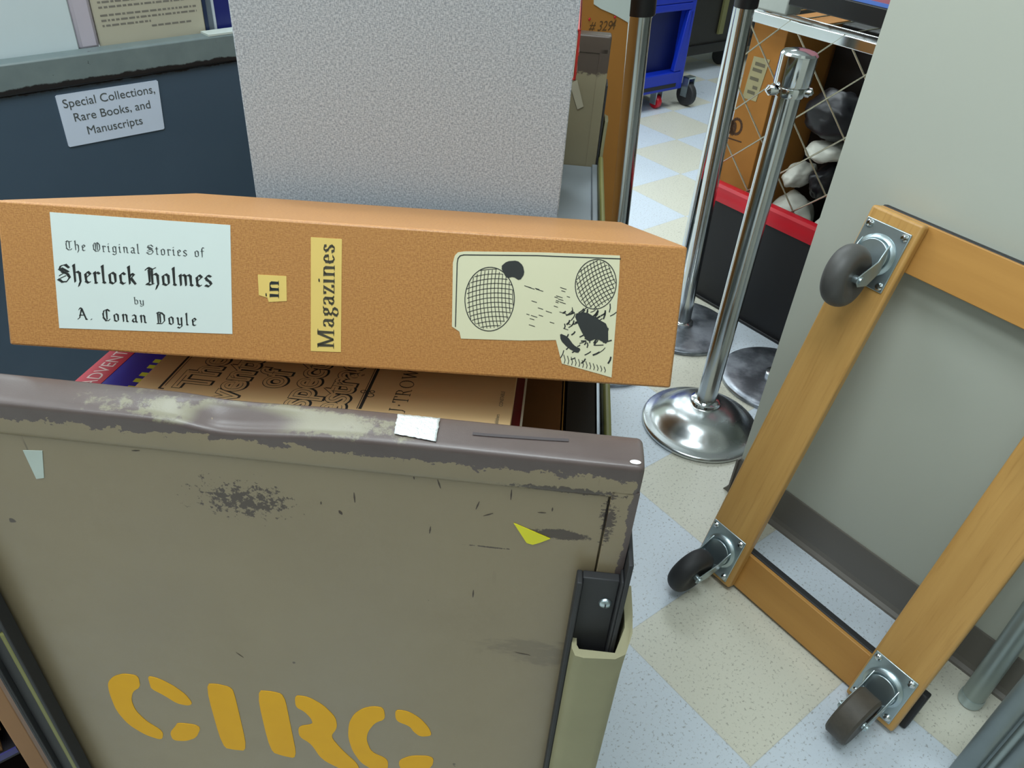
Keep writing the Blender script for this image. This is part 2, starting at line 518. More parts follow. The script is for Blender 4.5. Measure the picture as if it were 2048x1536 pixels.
# book cloths
def cloth(name, a, b, scale, rough, bump, hl=None):
    n = NT(name, rough)
    wx = n.noise(scale, 2, .5, (1, 1, .35))
    wz = n.noise(scale, 2, .5, (.35, .35, 1))
    ww = n.add(n.mul(wx, .5), n.mul(wz, .5))
    f = n.step(ww, .36, .64)
    c = n.mix(f, lin(a), lin(b))
    if hl:
        c = n.mix(n.mul(n.step(n.noise(7, 3), .4, .7), .35), c, lin(hl))
    n.color(c)
    n.bump(ww, bump, .0006)
    return n.m


M_TANCLOTH = cloth('tan_buckram', 'a26c3a', 'ba854a', 1300, .42, .5, 'ad7842')
M_TANCLOTH_IN = paint('dark_cloth_edge', '5a2f18', .7)
M_LINEN = cloth('grey_linen', '878e97', 'bcc2c9', 1000, .8, .3)
M_BEIGE = paint('beige_cover', 'e0c08e', .45, 0, .04, 12)
M_PAGES = paint('page_edge', 'd8d2c0', .7)
M_PB_BLUE = paint('blue_cover', '2a22a0', .35, 0, .06)
M_PB_RED = paint('red_cover', 'bb1030', .5, 0, .06)
M_PB_YEL = paint('yellow_lettering', 'd2d43a', .4)
M_PB_GREY = paint('grey_cover', '6d6668', .4)
M_MAROON = paint('maroon_cover', '6d1f26', .4)
M_BRNBOOK = paint('brown_cloth', '6e451f', .6, 0, .12, 40)
M_BLKBOOK = paint('black_cloth', '1f1a17', .6, 0, .12, 40)
M_PURPLE = paint('violet_cover', '3d3a78', .45)
M_DKFILE = paint('dark_folder', '17141c', .6)
M_WHITEBAG = paint('white_bag', 'cfcfc4', .5, 0, .08, 8, .2, 30)
M_BLACKBAG = paint('black_bag', '17171c', .4, 0, .1, 8, .2, 30)
M_SCREEN = paint('pinkish_board', 'b06a74', .4)
M_SCREEN2 = paint('blue_board', '5b7fd0', .4)
M_REDBOOK = paint('red_spine', 'a02018', .5)

# ------------------------------------------------------------------ the room
MB().box(-6, 6, -5, 8, -.1, 0).build('floor', M_FLOOR).matrix_world = ROOM @ Matrix.Translation((0.7677, 0.5257, 0))
struct(bpy.data.objects['floor'])


def rbox(name, mat, x0, x1, y0, y1, z0, z1, bevel=0.0):
    o = MB().box(x0, x1, y0, y1, z0, z1).build(name, mat, None, bevel)
    o.matrix_world = ROOM
    return struct(o)


rbox('wall_right', M_WALL, 1.255, 1.40, -3.5, .664, 0, 2.75)
rbox('wall_far', M_WALL2, -4.6, 6.2, 7.0, 7.15, 0, 2.75)
rbox('wall_near', M_WALL2, -4.6, 6.2, -3.65, -3.5, 0, 2.75)
rbox('wall_left', M_WALL2, -4.75, -4.6, -3.65, 7.15, 0, 2.75)
rbox('wall_back', M_WALL2, 6.2, 6.35, -3.65, 7.15, 0, 2.75)
rbox('ceiling', M_CEIL, -4.75, 6.35, -3.65, 7.15, 2.75, 2.85)
# cove base along the wall and round its end
prof = [(1.2555, .1), (1.2525, .1), (1.2515, .098), (1.2515, .02), (1.249, .010), (1.243, .004), (1.241, 0), (1.2555, 0)]
m = MB()
m.ring([[(v_, u_, z_) for v_, z_ in prof] for u_ in (-3.5, .664)])
prof2 = [(.6635, .1), (.667, .1), (.668, .098), (.668, .02), (.671, .01), (.677, .004), (.679, 0), (.6635, 0)]
m.ring([[(v_, u_, z_) for u_, z_ in prof2] for v_ in (1.243, 1.41)])
o = m.build('baseboard_right', M_COVE)
o.matrix_world = ROOM
struct(o)

# ------------------------------------------------------------------ the taupe book truck in front
CART = Matrix.Translation((.0841, .3465, 0)) @ Matrix.Rotation(math.radians(-2.0), 4, 'Z')
cart = thing('book_truck', 'worn tan metal book truck with brown rim and yellow stencilled CIRC', 'cart', CART)
WID, LEN = .492, 1.075


def dent(s):
    d = 0
    if s < -.262:
        d = math.exp(-((s + .262) / .022) ** 2)
    else:
        d = math.exp(-((s + .262) / .050) ** 2)
    return d


def end_panel(mirror):
    m = MB()
    prof = [(.012, .905), (.0030, .9055), (.0012, .9065), (.0003, .9085), (0, .911), (0, .9300), (.0002, .9316), (.0010, .9330), (.0026, .9339),
            (.008, .9344), (.015, .9346), (.021, .9344), (.0270, .9339), (.0288, .9330), (.0297, .9316), (.03, .9300), (.03, .906), (.012, .9055)]
    tip = [0, .0004, .0010, .0018, .0028, .0040]
    ss = [-WID + t for t in tip] + [-WID + .006 + (WID - .012) * k / 90 for k in range(91)] + [-t for t in reversed(tip)]
    rings = []
    for s in ss:
        end = min(s + WID, -s)
        ins = 0.0
        if end < .004:
            ins = .004 - math.sqrt(max(0, .004 ** 2 - (.004 - end) ** 2))
        dd = 0 if mirror else dent(s)
        rg = []
        for y, z in prof:
            wz = max(0, min(1, (z - .912) / .014))
            t = y / .03
            dz = dd * (.0066 * (1 - t) + .0022 * t + .0040 * math.exp(-((t - .45) / .25) ** 2)) * wz
            dy = dd * .0014 * (1 - t) * wz
            y2 = y + dy
            z2 = z - dz - ins * .8 * wz
            yc = .015
            y2 = yc + (y2 - yc) * (1 - ins / .02)
            rg.append((s, y2, z2))
        rings.append(rg)
    m.ring(rings)
    # recessed sheet and the stiles that frame it
    m.join(MB().box(-WID + .0185, -.0185, .0024, .014, .115, .9062))
    for a, b in ((-.0172, 0), (-WID, -WID + .0172)):
        m.join(MB().box(a, b, 0, .030, .115, .9125))
    m.join(MB().box(-WID + .016, -.016, .006, .013, .115, .9095))
    m.join(MB().box(-WID, 0, .0, .03, .10, .1165))
    if mirror:
        m.join(MB().box(-WID + .001, -.001, .018, .0285, .115, .926))
        m.v = [(x, LEN - y, z + .006) for x, y, z in m.v]
    return m


fp = end_panel(False).build('end_panel', M_CART, cart, smooth=True, bevel=.0012, angle=.8)
rp = end_panel(True).build('end_panel', M_CART2, cart, smooth=True, bevel=.0012, angle=.8)
for z0 in (.715, .43, .15):
    m = MB().box(-WID + .006, -.006, .03, LEN - .03, z0 - .02, z0)
    m.join(MB().box(-.006, .004, .03, LEN - .03, z0 - .024, z0 + .005))
    m.join(MB().box(-WID - .004, -WID + .006, .03, LEN - .03, z0 - .024, z0 + .005))
    sh = m.build('shelf', M_SHELF, cart, .0015)
    if z0 == .715:
        MB().box(.0042, .0125, .032, LEN - .032, z0 - .03, z0 + .022).build('side_lip', M_OLIVE, sh, .003)
        MB().box(-WID - .0125, -WID - .0042, .032, LEN - .032, z0 - .03, z0 + .022).build('side_lip', M_OLIVE, sh, .003)
# corner guards: a black channel holding a tan rubber bumper
for sx in (0, 1):
    for sy in (0, 1):
        def T2(p, sx=sx, sy=sy):
            x, y, z = p
            if sx:
                x = -.0305 + (x + .0305) * .82
            return (-WID - x if sx else x, LEN - y if sy else y, z)
        full = (sx == 0)
        ch = MB().box(-.0305, -.0265, -.0125, -.0005, .14, .838).box(-.0265, -.0015, -.0075, -.0005, .14, .838)
        ch.join(MB().box(.0005, .0040, -.0125, .030, .14, .8605)).join(MB().box(-.0015, .0005, -.0125, -.0005, .14, .843))
        ch.v = [T2(p) for p in ch.v]
        c_ = ch.build('corner_channel', M_RUBBER, cart, .0012)
        if sx == 0 and sy == 0:
            sc_ = MB().lathe([(.0001, .0002), (.0032, .0008), (.0042, .0018), (.0045, .003), (.0, .003)], 24).xf(
                Matrix.Translation((-.0085, -.0105, .8142)) @ Matrix.Rotation(math.radians(-90), 4, 'X'))
            so = sc_.build('screw', M_ZINC, c_, smooth=True)
            MB().box(-.0089, -.0081, -.0112, -.0102, .8122, .8162).build('screw_slot', M_BLACK, c_)
        if full:
            prof = []
            outer = [(-.0268, -.004), (-.0266, -.016), (-.024, -.0200), (-.018, -.0212), (.004, -.0212), (.0095, -.0195), (.0115, -.015), (.0118, .0), (.0118, .024), (.0102, .026)]
            inner = [(.0060, .026), (.0058, -.013), (.004, -.0150), (-.021, -.0150), (-.0232, -.013), (-.0232, -.004)]
            loop = outer + inner
            rings = []
            for k, z in enumerate([.14, .3, .45, .6, .70, .74, .760, .768, .7715]):
                rg = []
                for j, (x, y) in enumerate(loop):
                    wv = .0016 * math.sin(j * 1.9) * max(0, (z - .74) / .03)
                    # the outer flap of the sleeve stands higher than the front
                    hi = (1 if x > .005 else 0) * max(0, min(1, (y + .0205) / .004)) * max(0, (z - .70) / .0715) ** 2 * .026
                    fl = .0012 * max(0, (z - .75) / .02)
                    rg.append((x * (1 + 0) + (fl if x > .005 else 0), y - fl, z + hi + wv))
                rings.append(rg)
            bp = MB().ring(rings)
            bp.v = [T2(p) for p in bp.v]
            bo = bp.build('bumper', M_BUMPER, cart, smooth=True, angle=.9)
        else:
            st = MB().box(-.0262, -.0185, -.0110, -.0070, .14, .70)
            st.v = [T2(p) for p in st.v]
            st.build('bumper_strip', M_OLIVE, cart, .002)
# casters of the truck
for sx in (-.05, -WID + .05):
    for sy in (.06, LEN - .06):
        m = MB().lathe([(.001, -.016), (.045, -.016), (.05, -.010), (.05, .010), (.045, .016), (.001, .016)], 28)
        m.xf(Matrix.Translation((sx, sy, .05)) @ Matrix.Rotation(math.pi / 2, 4, 'Y'))
        wh = m.build('caster_wheel', M_RUBBER, cart, smooth=True)
        MB().box(sx - .026, sx - .019, sy - .02, sy + .02, .04, .101).box(sx + .019, sx + .026, sy - .02, sy + .02, .04, .101).box(
            sx - .026, sx + .026, sy - .025, sy + .025, .095, .101).build('caster_fork', M_ZINC, wh)

CIRC = [
 [(-.3787, .6404), (-.3808, .623), (-.3893, .6146), (-.3943, .6), (-.3943, .5832), (-.3885, .5671), (-.3758, .5519), (-.38, .5358), (-.3942, .5419), (-.4068, .5573), (-.4126, .5794), (-.4118, .6075), (-.4091, .6241), (-.4019, .6346), (-.3913, .6411)],
 [(-.3703, .6415), (-.3617, .6399), (-.3502, .6304), (-.342, .6187), (-.3386, .6058), (-.3429, .6016), (-.3527, .6029), (-.3626, .6146), (-.3716, .6222), (-.371, .6315)],
 [(-.3592, .5703), (-.3433, .5707), (-.3386, .5658), (-.3459, .5477), (-.3573, .5391), (-.3697, .538), (-.3697, .5517), (-.3621, .5638)],
 [(-.322, .6391), (-.3109, .6413), (-.2988, .6379), (-.2983, .6221), (-.3003, .5345), (-.3127, .5334), (-.3237, .5356)],
 [(-.2785, .638), (-.2652, .6393), (-.2545, .6362), (-.2545, .5894), (-.2545, .5305), (-.2673, .5324), (-.2788, .5377)],
 [(-.2455, .6375), (-.2344, .6371), (-.222, .6268), (-.2128, .6095), (-.2126, .5926), (-.22, .5764), (-.2106, .5544), (-.199, .5351), (-.1965, .5228), (-.213, .519), (-.2314, .5341), (-.2387, .5604), (-.2487, .5702), (-.2477, .588), (-.234, .5938), (-.2346, .6035), (-.2397, .6136), (-.2467, .619)],
 [(-.1702, .6333), (-.1694, .6158), (-.1787, .6082), (-.1855, .5926), (-.1878, .5774), (-.1841, .5572), (-.1694, .5481), (-.17, .5288), (-.1839, .5257), (-.1947, .536), (-.2016, .5564), (-.204, .5799), (-.2017, .6034), (-.1962, .6185), (-.1882, .6288), (-.1791, .6339)],
 [(-.1607, .6326), (-.1496, .6322), (-.1394, .6234), (-.1319, .6097), (-.1292, .5974), (-.1396, .5937), (-.1456, .6011), (-.1485, .609), (-.1604, .6149)],
 [(-.1607, .5469), (-.1493, .5587), (-.1336, .5623), (-.1276, .559), (-.1289, .5446), (-.1401, .5293), (-.1564, .5255)],
]


def rounded(poly, it=2):
    for _ in range(it):
        out = []
        for a, b in zip(poly, poly[1:] + poly[:1]):
            out += [(a[0] * .8 + b[0] * .2, a[1] * .8 + b[1] * .2), (a[0] * .2 + b[0] * .8, a[1] * .2 + b[1] * .8)]
        poly = out
    return poly


def flat_xz(m, polys, y, th, rnd=0):
    for q in polys:
        q = rounded(q, rnd) if rnd else q
        m.prism(q, lambda p: (p[0], y - th, p[1]), lambda p: (p[0], y, p[1]))
    return m


flat_xz(MB(), CIRC, .0024, .0004, 2).build('stencil_lettering', M_STENCIL, fp)
flat_xz(MB(), [[(-.3968, .8927), (-.3835, .8941), (-.3900, .8690), (-.3958, .8672)]], .0024, .0004).build('white_sticker', paint('pale_sticker', 'b9c4bd', .5), fp)
flat_xz(MB(), [[(-.0759, .8731), (-.0511, .862), (-.0575, .8572), (-.062, .8545), (-.0662, .8556)]], .0024, .0006).build('yellow_sticker', paint('yellow_sticker', 'e0d820', .5), fp)
m = MB()
for k, ((a, b), (c, d)) in enumerate([((-.1262, .9050), (-.1242, .8975)), ((-.0792, .9030), (-.0792, .8938)), ((-.0991, .8895), (-.1011, .8819)), ((-.0961, .8765), (-.0897, .8800)), ((-.0522, .891), (-.0522, .8874)),
        ((-.1413, .9060), (-.141, .9030)), ((-.1, .8005), (-.1001, .7921)), ((-.3228, .9024), (-.3174, .9032)), ((-.1916, .8674), (-.1898, .8638)), ((-.1306, .8614), (-.1313, .8544)),
        ((-.0613, .8851), (-.0559, .8854)), ((-.1805, .8857), (-.1804, .8765)), ((-.0657, .7317), (-.0541, .73)), ((-.2875, .6903), (-.2823, .6844)), ((-.203, .8741), (-.2032, .8713))]):
    p, q = Vector((a, b)), Vector((c, d))
    e = (q - p).orthogonal().normalized() * (.00055 if k != 8 else .0012)
    m.poly(*[(t.x, .00225, t.y) for t in (p - e * .3, p + e * .3, (p + q) / 2 + e, q + e * .4, q - e * .4, (p + q) / 2 - e)])
sm_ = m.build('scratches', paint('bare_scratch', '473a31', .6), fp)
sm_['kind'] = 'stuff'
# dotted remains of tape and marks on the rim
m = MB()
NX, NY = 14, 10
for j in range(NY + 1):
    for i in range(NX + 1):
        a, b = i / NX, j / NY
        x = (-.1555 * (1 - a) + -.1285 * a) * (1 - b) + (-.1538 * (1 - a) + -.1276 * a) * b
        y = .0262 * (1 - b) + (.0070 * (1 - a) + .0040 * a) * b
        if i in (0, NX):
            x += .0007 * noise.noise(Vector((i, j * .9, 0)))
        if j in (0, NY):
            y += .0006 * noise.noise(Vector((i * .9, j, 3)))
        t = y / .03
        z = .934 + .0011 * (1 - (2 * t - 1) ** 2) + .0008 + .0005 * noise.noise(Vector((i * .8, j * .8, 1)))
        m.v.append((x, y, z))
for j in range(NY):
    for i in range(NX):
        k = j * (NX + 1) + i
        m.f.append((k, k + 1, k + NX + 2, k + NX + 1))
n = NT('silver_tape', .3, .35)
n.color(lin('dfe5e6'))
n.bump(n.noise(260, 4, .6), .9, .002)
tp = m.build('silver_tape', n.m, fp, smooth=True)
s_ = tp.modifiers.new('solid', 'SOLIDIFY')
s_.thickness = .0003
m = MB()
m.poly(*[(-.0062 + .0034 * math.cos(a), .0046 + .0019 * math.sin(a), .9346) for a in [k * math.pi / 9 for k in range(18)]])
m.build('white_spot', paint('spot_white', 'f4f6f2', .5), fp)  # small near-white oval on top of the rim's right end
m = MB()
pts = [(-.1065, .0150), (-.095, .0152), (-.075, .0162), (-.06, .0170), (-.0471, .0180)]
for (x, y), (x2, y2) in zip(pts[:-1], pts[1:]):
    m.quad((x, y - .0014, .93515), (x2, y2 - .0014, .93512), (x2, y2 + .0012, .93510), (x, y + .0012, .93512))
m.build('scuff_mark', paint('scuff', '413a3c', .6), fp)
# tape on the far panel
MB().prism([(-.062, .858), (-.050, .866), (-.034, .822), (-.044, .816)], lambda p: (p[0], LEN - .0305, p[1]), lambda p: (p[0], LEN - .0300, p[1])).build('white_tape', paint('old_tape', 'a39c88', .6), rp)

# ------------------------------------------------------------------ the book box lying on the truck
yw, pt, rl = .01582765, -.39340471, -.00395958
BM = (Matrix.Rotation(yw, 4, 'Z') @ Matrix.Rotation(pt, 4, 'X') @ Matrix.Rotation(rl, 4, 'Y'))
BM.translation = (-.3501, .4686, 1.0158)
box = thing('book_box', 'tan cloth book box with white title label and pasted paper cuttings on its spine', 'book box', BM)
BW, BH, BD = .46, .098, .3314
# clamshell: spine and two boards with a slightly smaller tray inside
m = MB()
m.box(0, BW, 0, .004, -BH, 0)
m.box(0, BW, .004, BD, -.004, 0)
m.box(0, BW, .004, BD, -BH, -BH + .004)
m.build('case', M_TANCLOTH, box, .0016)
MB().box(.0035, BW - .0035, .004, BD - .003, -BH + .004, -.004).build('tray', M_TANCLOTH, box, .0012)
MB().box(BW - .0036, BW - .0028, .0045, .012, -BH + .006, -.020).build('board_gap', M_TANCLOTH_IN, box)
fy = -.0003
tl = flat_xz(MB(), [[(.0354, -.0055), (.1549, -.0060), (.1546, -.0798), (.0356, -.0837)]], 0, .0003).build('title_label', M_WHITEPAPER, box)


def line(text, font, nib, x0, x1, y0, y1, h, cap, track=0.0, lift=.00045):
    sl = (y1 - y0) / (x1 - x0)
    return polys_mesh(lettering(text, font, nib, x0, x1, h, cap, track), lambda p: (p[0], -lift, y0 + (p[0] - x0) * sl + p[1]))


nb = (.62, .52)
m = line('The Original Stories of', BL, (.52, .42), .0440, .1378, -.0297, -.0284, .0062, 6.2, .45)
m.build('lettering', M_INK_GREY, tl)
m = (line('by', BL, (.5, .4), .0878, .0956, -.0634, -.0634, .0046, 6.2, .2))
m.build('lettering', M_INK_GREY, tl)
m = line('Sherlock Holmes', BL, (.72, .58), .0376, .1425, -.0518, -.0480, .0118, 6.2, .1)
m.build('lettering', M_INK, tl)
m = (line('A. Conan Doyle', BL, (.66, .52), .0486, .1320, -.0766, -.0757, .0082, 6.2, .75))
m.build('lettering', M_INK, tl)
w1 = flat_xz(MB(), [[(.1727, -.0377), (.1920, -.0374), (.1922, -.0544), (.1799, -.0559), (.1790, -.0530), (.1732, -.0516)]], 0, .0003).build('word_label', M_YELLOWPAPER, box)
w2 = flat_xz(MB(), [[(.2085, -.0103), (.2292, -.0102), (.2294, -.0875), (.2086, -.0882)]], 0, .0003).build('word_label', M_YELLOWPAPER, box)


def upline(text, font, nib, xb, z0, z1, h, cap, track):
    """reads from z0 up to z1, letter tops to the left, baseline at x = xb"""
    return polys_mesh(lettering(text, font, nib, 0, z1 - z0, h, cap, track), lambda p: (xb - p[1], -.00045, z0 + p[0]))


upline('in', RM, (.95, .10), .1868, -.0530, -.0405, .0088, 5.7, .1).build('lettering', M_INK, w1)
upline('Magazines', RM, (.92, .10), .2245, -.0855, -.0135, .0112, 6.0, .25).build('lettering', paint('brown_ink', '4a4434', .7), w2)
# the pasted picture: cream cutting with its printed rule; the drawing itself is a plain stand-in of checked cloth and ink hatching
cut = [(.3069, -.0138), (.3120, -.0128), (.3651, -.0100), (.4154, -.0087), (.4164, -.025), (.4180, -.0929), (.4098, -.0910), (.3827, -.0853), (.3772, -.0690),
       (.3525, -.0710), (.3119, -.0724), (.3106, -.0676), (.3053, -.0644), (.3039, -.0208), (.3050, -.0160)]
pc = flat_xz(MB(), [cut], 0, .0003).build('picture_cutting', M_CREAMPAPER, box)
m = MB()
lift = -.00045
path = [(.3077, -.0643), (.3068, -.0210), (.3072, -.0178), (.3085, -.0160), (.3110, -.0152), (.3600, -.0124), (.4160, -.0108)]


def stroke(m, pts, w, yy=lift):
    for (a, b), (c, d) in zip(pts[:-1], pts[1:]):
        p, q = Vector((a, b)), Vector((c, d))
        if (q - p).length < 1e-6:
            continue
        e = (q - p).orthogonal().normalized() * w * .5
        t = (q - p).normalized() * w * .25
        m.quad(*[(k.x, yy, k.y) for k in (p - e - t, q - e + t, q + e + t, p + e - t)])


stroke(m, path, .0007)
m.build('printed_rule', M_INK, pc)


def hatch(m, cx, cz, rx, rz, ang, gap, w, bend=.12, half=None):
    """bent cross-hatching inside an ellipse"""
    for a in (ang, ang + math.pi / 2):
        ca, sa = math.cos(a), math.sin(a)
        k = -1.0
        while k <= 1.0:
            pts = []
            for j in range(25):
                t = -1 + 2 * j / 24
                qx, qz = k + bend * t * t * (1 if a == ang else -1), t
                x, z = ca * qx - sa * qz, sa * qx + ca * qz
                if x * x + z * z < 1 and (half is None or half(x, z)):
                    pts.append((cx + x * rx, cz + z * rz))
                else:
                    if len(pts) > 1:
                        stroke(m, pts, w)
                    pts = []
            if len(pts) > 1:
                stroke(m, pts, w)
            k += gap


m = MB()
rg = random.Random(3)
hatch(m, .3300, -.0440, .0165, .0215, .12, .15, .00045)                       # checked oval
hatch(m, .4010, -.0290, .0135, .0165, .55, .17, .00045)                       # checked round
el = [(.3300 + .0168 * math.cos(k * math.pi / 24), -.0440 + .0218 * math.sin(k * math.pi / 24)) for k in range(49)]
stroke(m, el, .0006)
el = [(.4010 + .0138 * math.cos(k * math.pi / 24), -.0290 + .0168 * math.sin(k * math.pi / 24)) for k in range(49)]
stroke(m, el, .0006)
for k in range(95):                                                          # a bank of short ink strokes between them
    x, z = rg.gauss(.3985, .0085), rg.gauss(-.0600, .0095)
    if not (.372 < x < .4150 and -.088 < z < -.047):
        continue
    L = rg.uniform(.002, .006)
    a = rg.gauss(.9, .35)
    stroke(m, [(x, z), (x + L * .5 * math.cos(a) + .0004, z + L * .5 * math.sin(a)), (x + L * math.cos(a), z + L * math.sin(a))], rg.uniform(.0005, .0012))
for k in range(26):
    x, z = rg.uniform(.352, .386), rg.uniform(-.062, -.026)
    L = rg.uniform(.0015, .005)
    stroke(m, [(x, z), (x + L, z - L * .25)], .00045)
for k in range(12):                                                          # loose lines in the lower corner
    x0 = .3835 + k * .0026
    stroke(m, [(x0, -.0790 - .0006 * k), (x0 + .0012, -.0825 - .0005 * k), (x0 + .0008, -.0850 - .0004 * k)], .0005)
for poly in ([(.3360, -.0215), (.3400, -.0175), (.3470, -.0165), (.3510, -.0195), (.3525, -.0250), (.3495, -.0300), (.3450, -.0275), (.3405, -.0290)],
             [(.3880, -.0500), (.3960, -.0480), (.4040, -.0520), (.4120, -.0560), (.4135, -.0700), (.4050, -.0660), (.3990, -.0690), (.3930, -.0600)],
             [(.3795, -.0640), (.3850, -.0660), (.3900, -.0720), (.3950, -.0740), (.3930, -.0775), (.3860, -.0740), (.3805, -.0690)]):
    m.poly(*[(x, lift - .00004, z) for x, z in rounded(poly, 1)])
m.build('ink_hatching', M_INK, pc)

# ------------------------------------------------------------------ under the box: books in the truck


def on_cart(m): return CART @ m


SL = math.radians(-7.5)
# book frame: x = reading direction (away), y = to the left, z = up off the cover
BF = CART @ Matrix.Translation((-.0815, .035, .885)) @ Matrix.Rotation(SL, 4, 'X') @ Matrix.Rotation(math.pi / 2, 4, 'Z')
bk = thing('paperback_book', 'beige covered book with black outlined title lying under the tan book box', 'book', BF)
MB().box(0, .188, .0058, .289, -.0112, -.0008).build('page_block', M_PAGES, bk)
MB().box(-.001, .189, .0050, .2900, -.0008, 0).box(-.001, .189, .0050, .2900, -.012, -.0112).build('cover', M_BEIGE, bk, .0003)
cov = [c for c in bk.children if c.name.startswith('cover')][0]
LT = .0012


def cover_text(m, x, y, z):
    return m.xf(Matrix.Translation((x, y, z)))


lines = [('The', .239), ('Adventures', .2125), ('of', .184), ('Inspector', .158), ('Lestrade', .1305)]
sh_, ou_, fi_, inn = MB(), MB(), MB(), MB()
for t, y in lines:
    SZ = .0337
    sh_.join(text_mesh(t, SZ, .0019, 'CENTER').xf(Matrix.Translation((.093 + .0011, y - .0011, .00010))))
    ou_.join(text_mesh(t, SZ, .0019, 'CENTER').xf(Matrix.Translation((.093, y, .00020))))
    fi_.join(text_mesh(t, SZ, .0013, 'CENTER').xf(Matrix.Translation((.093, y, .00030))))
    inn.join(text_mesh(t, SZ, -.0011, 'CENTER').xf(Matrix.Translation((.093, y, .00040))))
sh_.join(ou_)
sh_.build('title_lettering', M_INK, cov)
fi_.build('title_fill', M_BEIGE, cov)
inn.build('title_inline', paint('grey_print', '5a5348', .7), cov)
m = MB()
m.quad((.062, .1172, .0002), (.175, .1172, .0002), (.175, .1196, .0002), (.062, .1196, .0002))
m.quad((.062, .1204, .0002), (.175, .1204, .0002), (.175, .1210, .0002), (.062, .1210, .0002))
m.build('cover_rule', M_INK, cov)
m = MB()
m.quad((.062, .2708, .0002), (.175, .2708, .0002), (.175, .2726, .0002), (.062, .2726, .0002))
m.quad((.067, .2690, .0002), (.175, .2690, .0002), (.175, .2695, .0002), (.067, .2695, .0002))
m.quad((.062, .2726, .0002), (.0632, .2726, .0002), (.0632, .2680, .0002), (.0618, .2680, .0002))
m.build('cover_rule', M_INK, cov)
m = MB()
for (x, y, r) in ((.0875, .1215, .0022), (.0830, .1152, .0026), (.0885, .1150, .0018)):
    ring = [(x + r * math.cos(k * math.pi / 8), y + r * math.sin(k * math.pi / 8)) for k in range(17)]
    for (a, b), (c, d) in zip(ring[:-1], ring[1:]):
        p, q = Vector((a, b)), Vector((c, d))
        e = (q - p).orthogonal().normalized() * .0004
        m.quad(*[(k.x, k.y, .00022) for k in (p - e, q - e, q + e, p + e)])
m.build('ornament', M_INK, cov)
m = (polys_mesh(lettering('M.J.TROW', RM, (.55, .12), .040, .131, .0115, 6.0, .3), lambda p: (p[0], .0853 + p[1], .0002)))
m.build('author_lettering', M_INK, cov)
text_mesh('Publishers', .0042).xf(Matrix.Translation((.057, .0140, .0002))).build('publisher_lettering', M_INK_GREY, cov)
text_mesh('CONSTABLE', .0042).xf(Matrix.Translation((.086, .0128, .0002))).build('publisher_lettering', M_INK_GREY, cov)

PBM = CART @ Matrix.Translation((-.431, .035, .885)) @ Matrix.Rotation(SL, 4, 'X')
pb = thing('paperback_book', 'blue and red paperback with yellow lettering sticking out left of the beige book', 'book', PBM)
MB().box(.001, .186, .026, .215, -.0312, -.0138).build('page_block', M_PAGES, pb)
c_ = MB().box(0, .187, .025, .216, -.0136, -.0126).box(0, .187, .025, .216, -.0325, -.0313).box(0, .001, .025, .216, -.0313, -.0136).build('cover', M_PB_BLUE, pb)
MB().box(.0002, .021, .0252, .2158, -.0126, -.01235).build('red_band', M_PB_RED, c_)
m = text_mesh('ADVENTURES', .0155).xf(Matrix.Translation((.0165, .0745, -.0122)) @ Matrix.Rotation(math.pi / 2, 4, 'Z'))
m.build('band_lettering', paint('pale_lettering', 'd9b9b4', .5), c_)
m = MB()
for yy, ln in ((.076, .016), (.088, .012), (.098, .014), (.111, .010), (.121, .013), (.136, .012)):
    m.box(.0425, .0425 + ln, yy, yy + .0055, -.0126, -.01235)
m.build('yellow_lettering', M_PB_YEL, c_)
PB2 = CART @ Matrix.Translation((-.0775, .035, .885)) @ Matrix.Rotation(SL, 4, 'X')
p2 = thing('paperback_book', 'maroon and grey paperback showing as a sliver along the right of the beige book', 'book', PB2)
MB().box(-.140, -.0016, .026, .205, -.0312, -.0142).build('page_block', M_PAGES, p2)
c_ = MB().box(-.141, -.0022, .025, .206, -.0140, -.0128).box(-.141, -.001, .025, .206, -.0325, -.0313).build('cover', M_MAROON, p2)
MB().box(-.020, -.0023, .0252, .078, -.0128, -.01265).build('grey_band', M_PB_GREY, c_)
MB().box(-.0021, -.0004, .025, .206, -.0140, -.0126).build('white_edge', M_PAGES, c_)
# volumes standing spine up at the right of the truck
for (x0, x1, zt, mt, lb) in ((-.0815, -.0425, .8005, M_BRNBOOK, 'dark brown cloth volume standing spine up beside the beige book'),
                             (-.0412, -.0105, .7955, M_BLKBOOK, 'black cloth volume standing spine up at the right edge of the tan truck')):
    b = thing('bound_volume', lb, 'book', CART @ Matrix.Translation((x0, .05, .7155)))
    W_ = x1 - x0
    MB().box(.003, W_ - .003, .004, .262, .0, zt - .7155 - .004).build('page_block', M_PAGES, b)
    MB().box(0, .003, 0, .266, 0, zt - .7155).box(W_ - .003, W_, 0, .266, 0, zt - .7155).box(0, W_, 0, .266, zt - .7155 - .004, zt - .7155).build('cover', mt, b, .001)
    if mt is M_BRNBOOK:
        MB().box(W_ - .0006, W_ + .0004, .001, .265, zt - .7155 - .002, zt - .7155 + .0003).build('cover_edge', paint('worn_edge', '9a6d2e', .6), b)
# carton under the books
cb = thing('storage_carton', 'brown flat carton in the tan truck carrying the stacked books', 'carton', CART @ Matrix.Translation((-.400, .045, .7155)))
MB().box(0, .305, 0, .178, 0, .1085).build('carton_body', M_CARD_DARK, cb, .001)
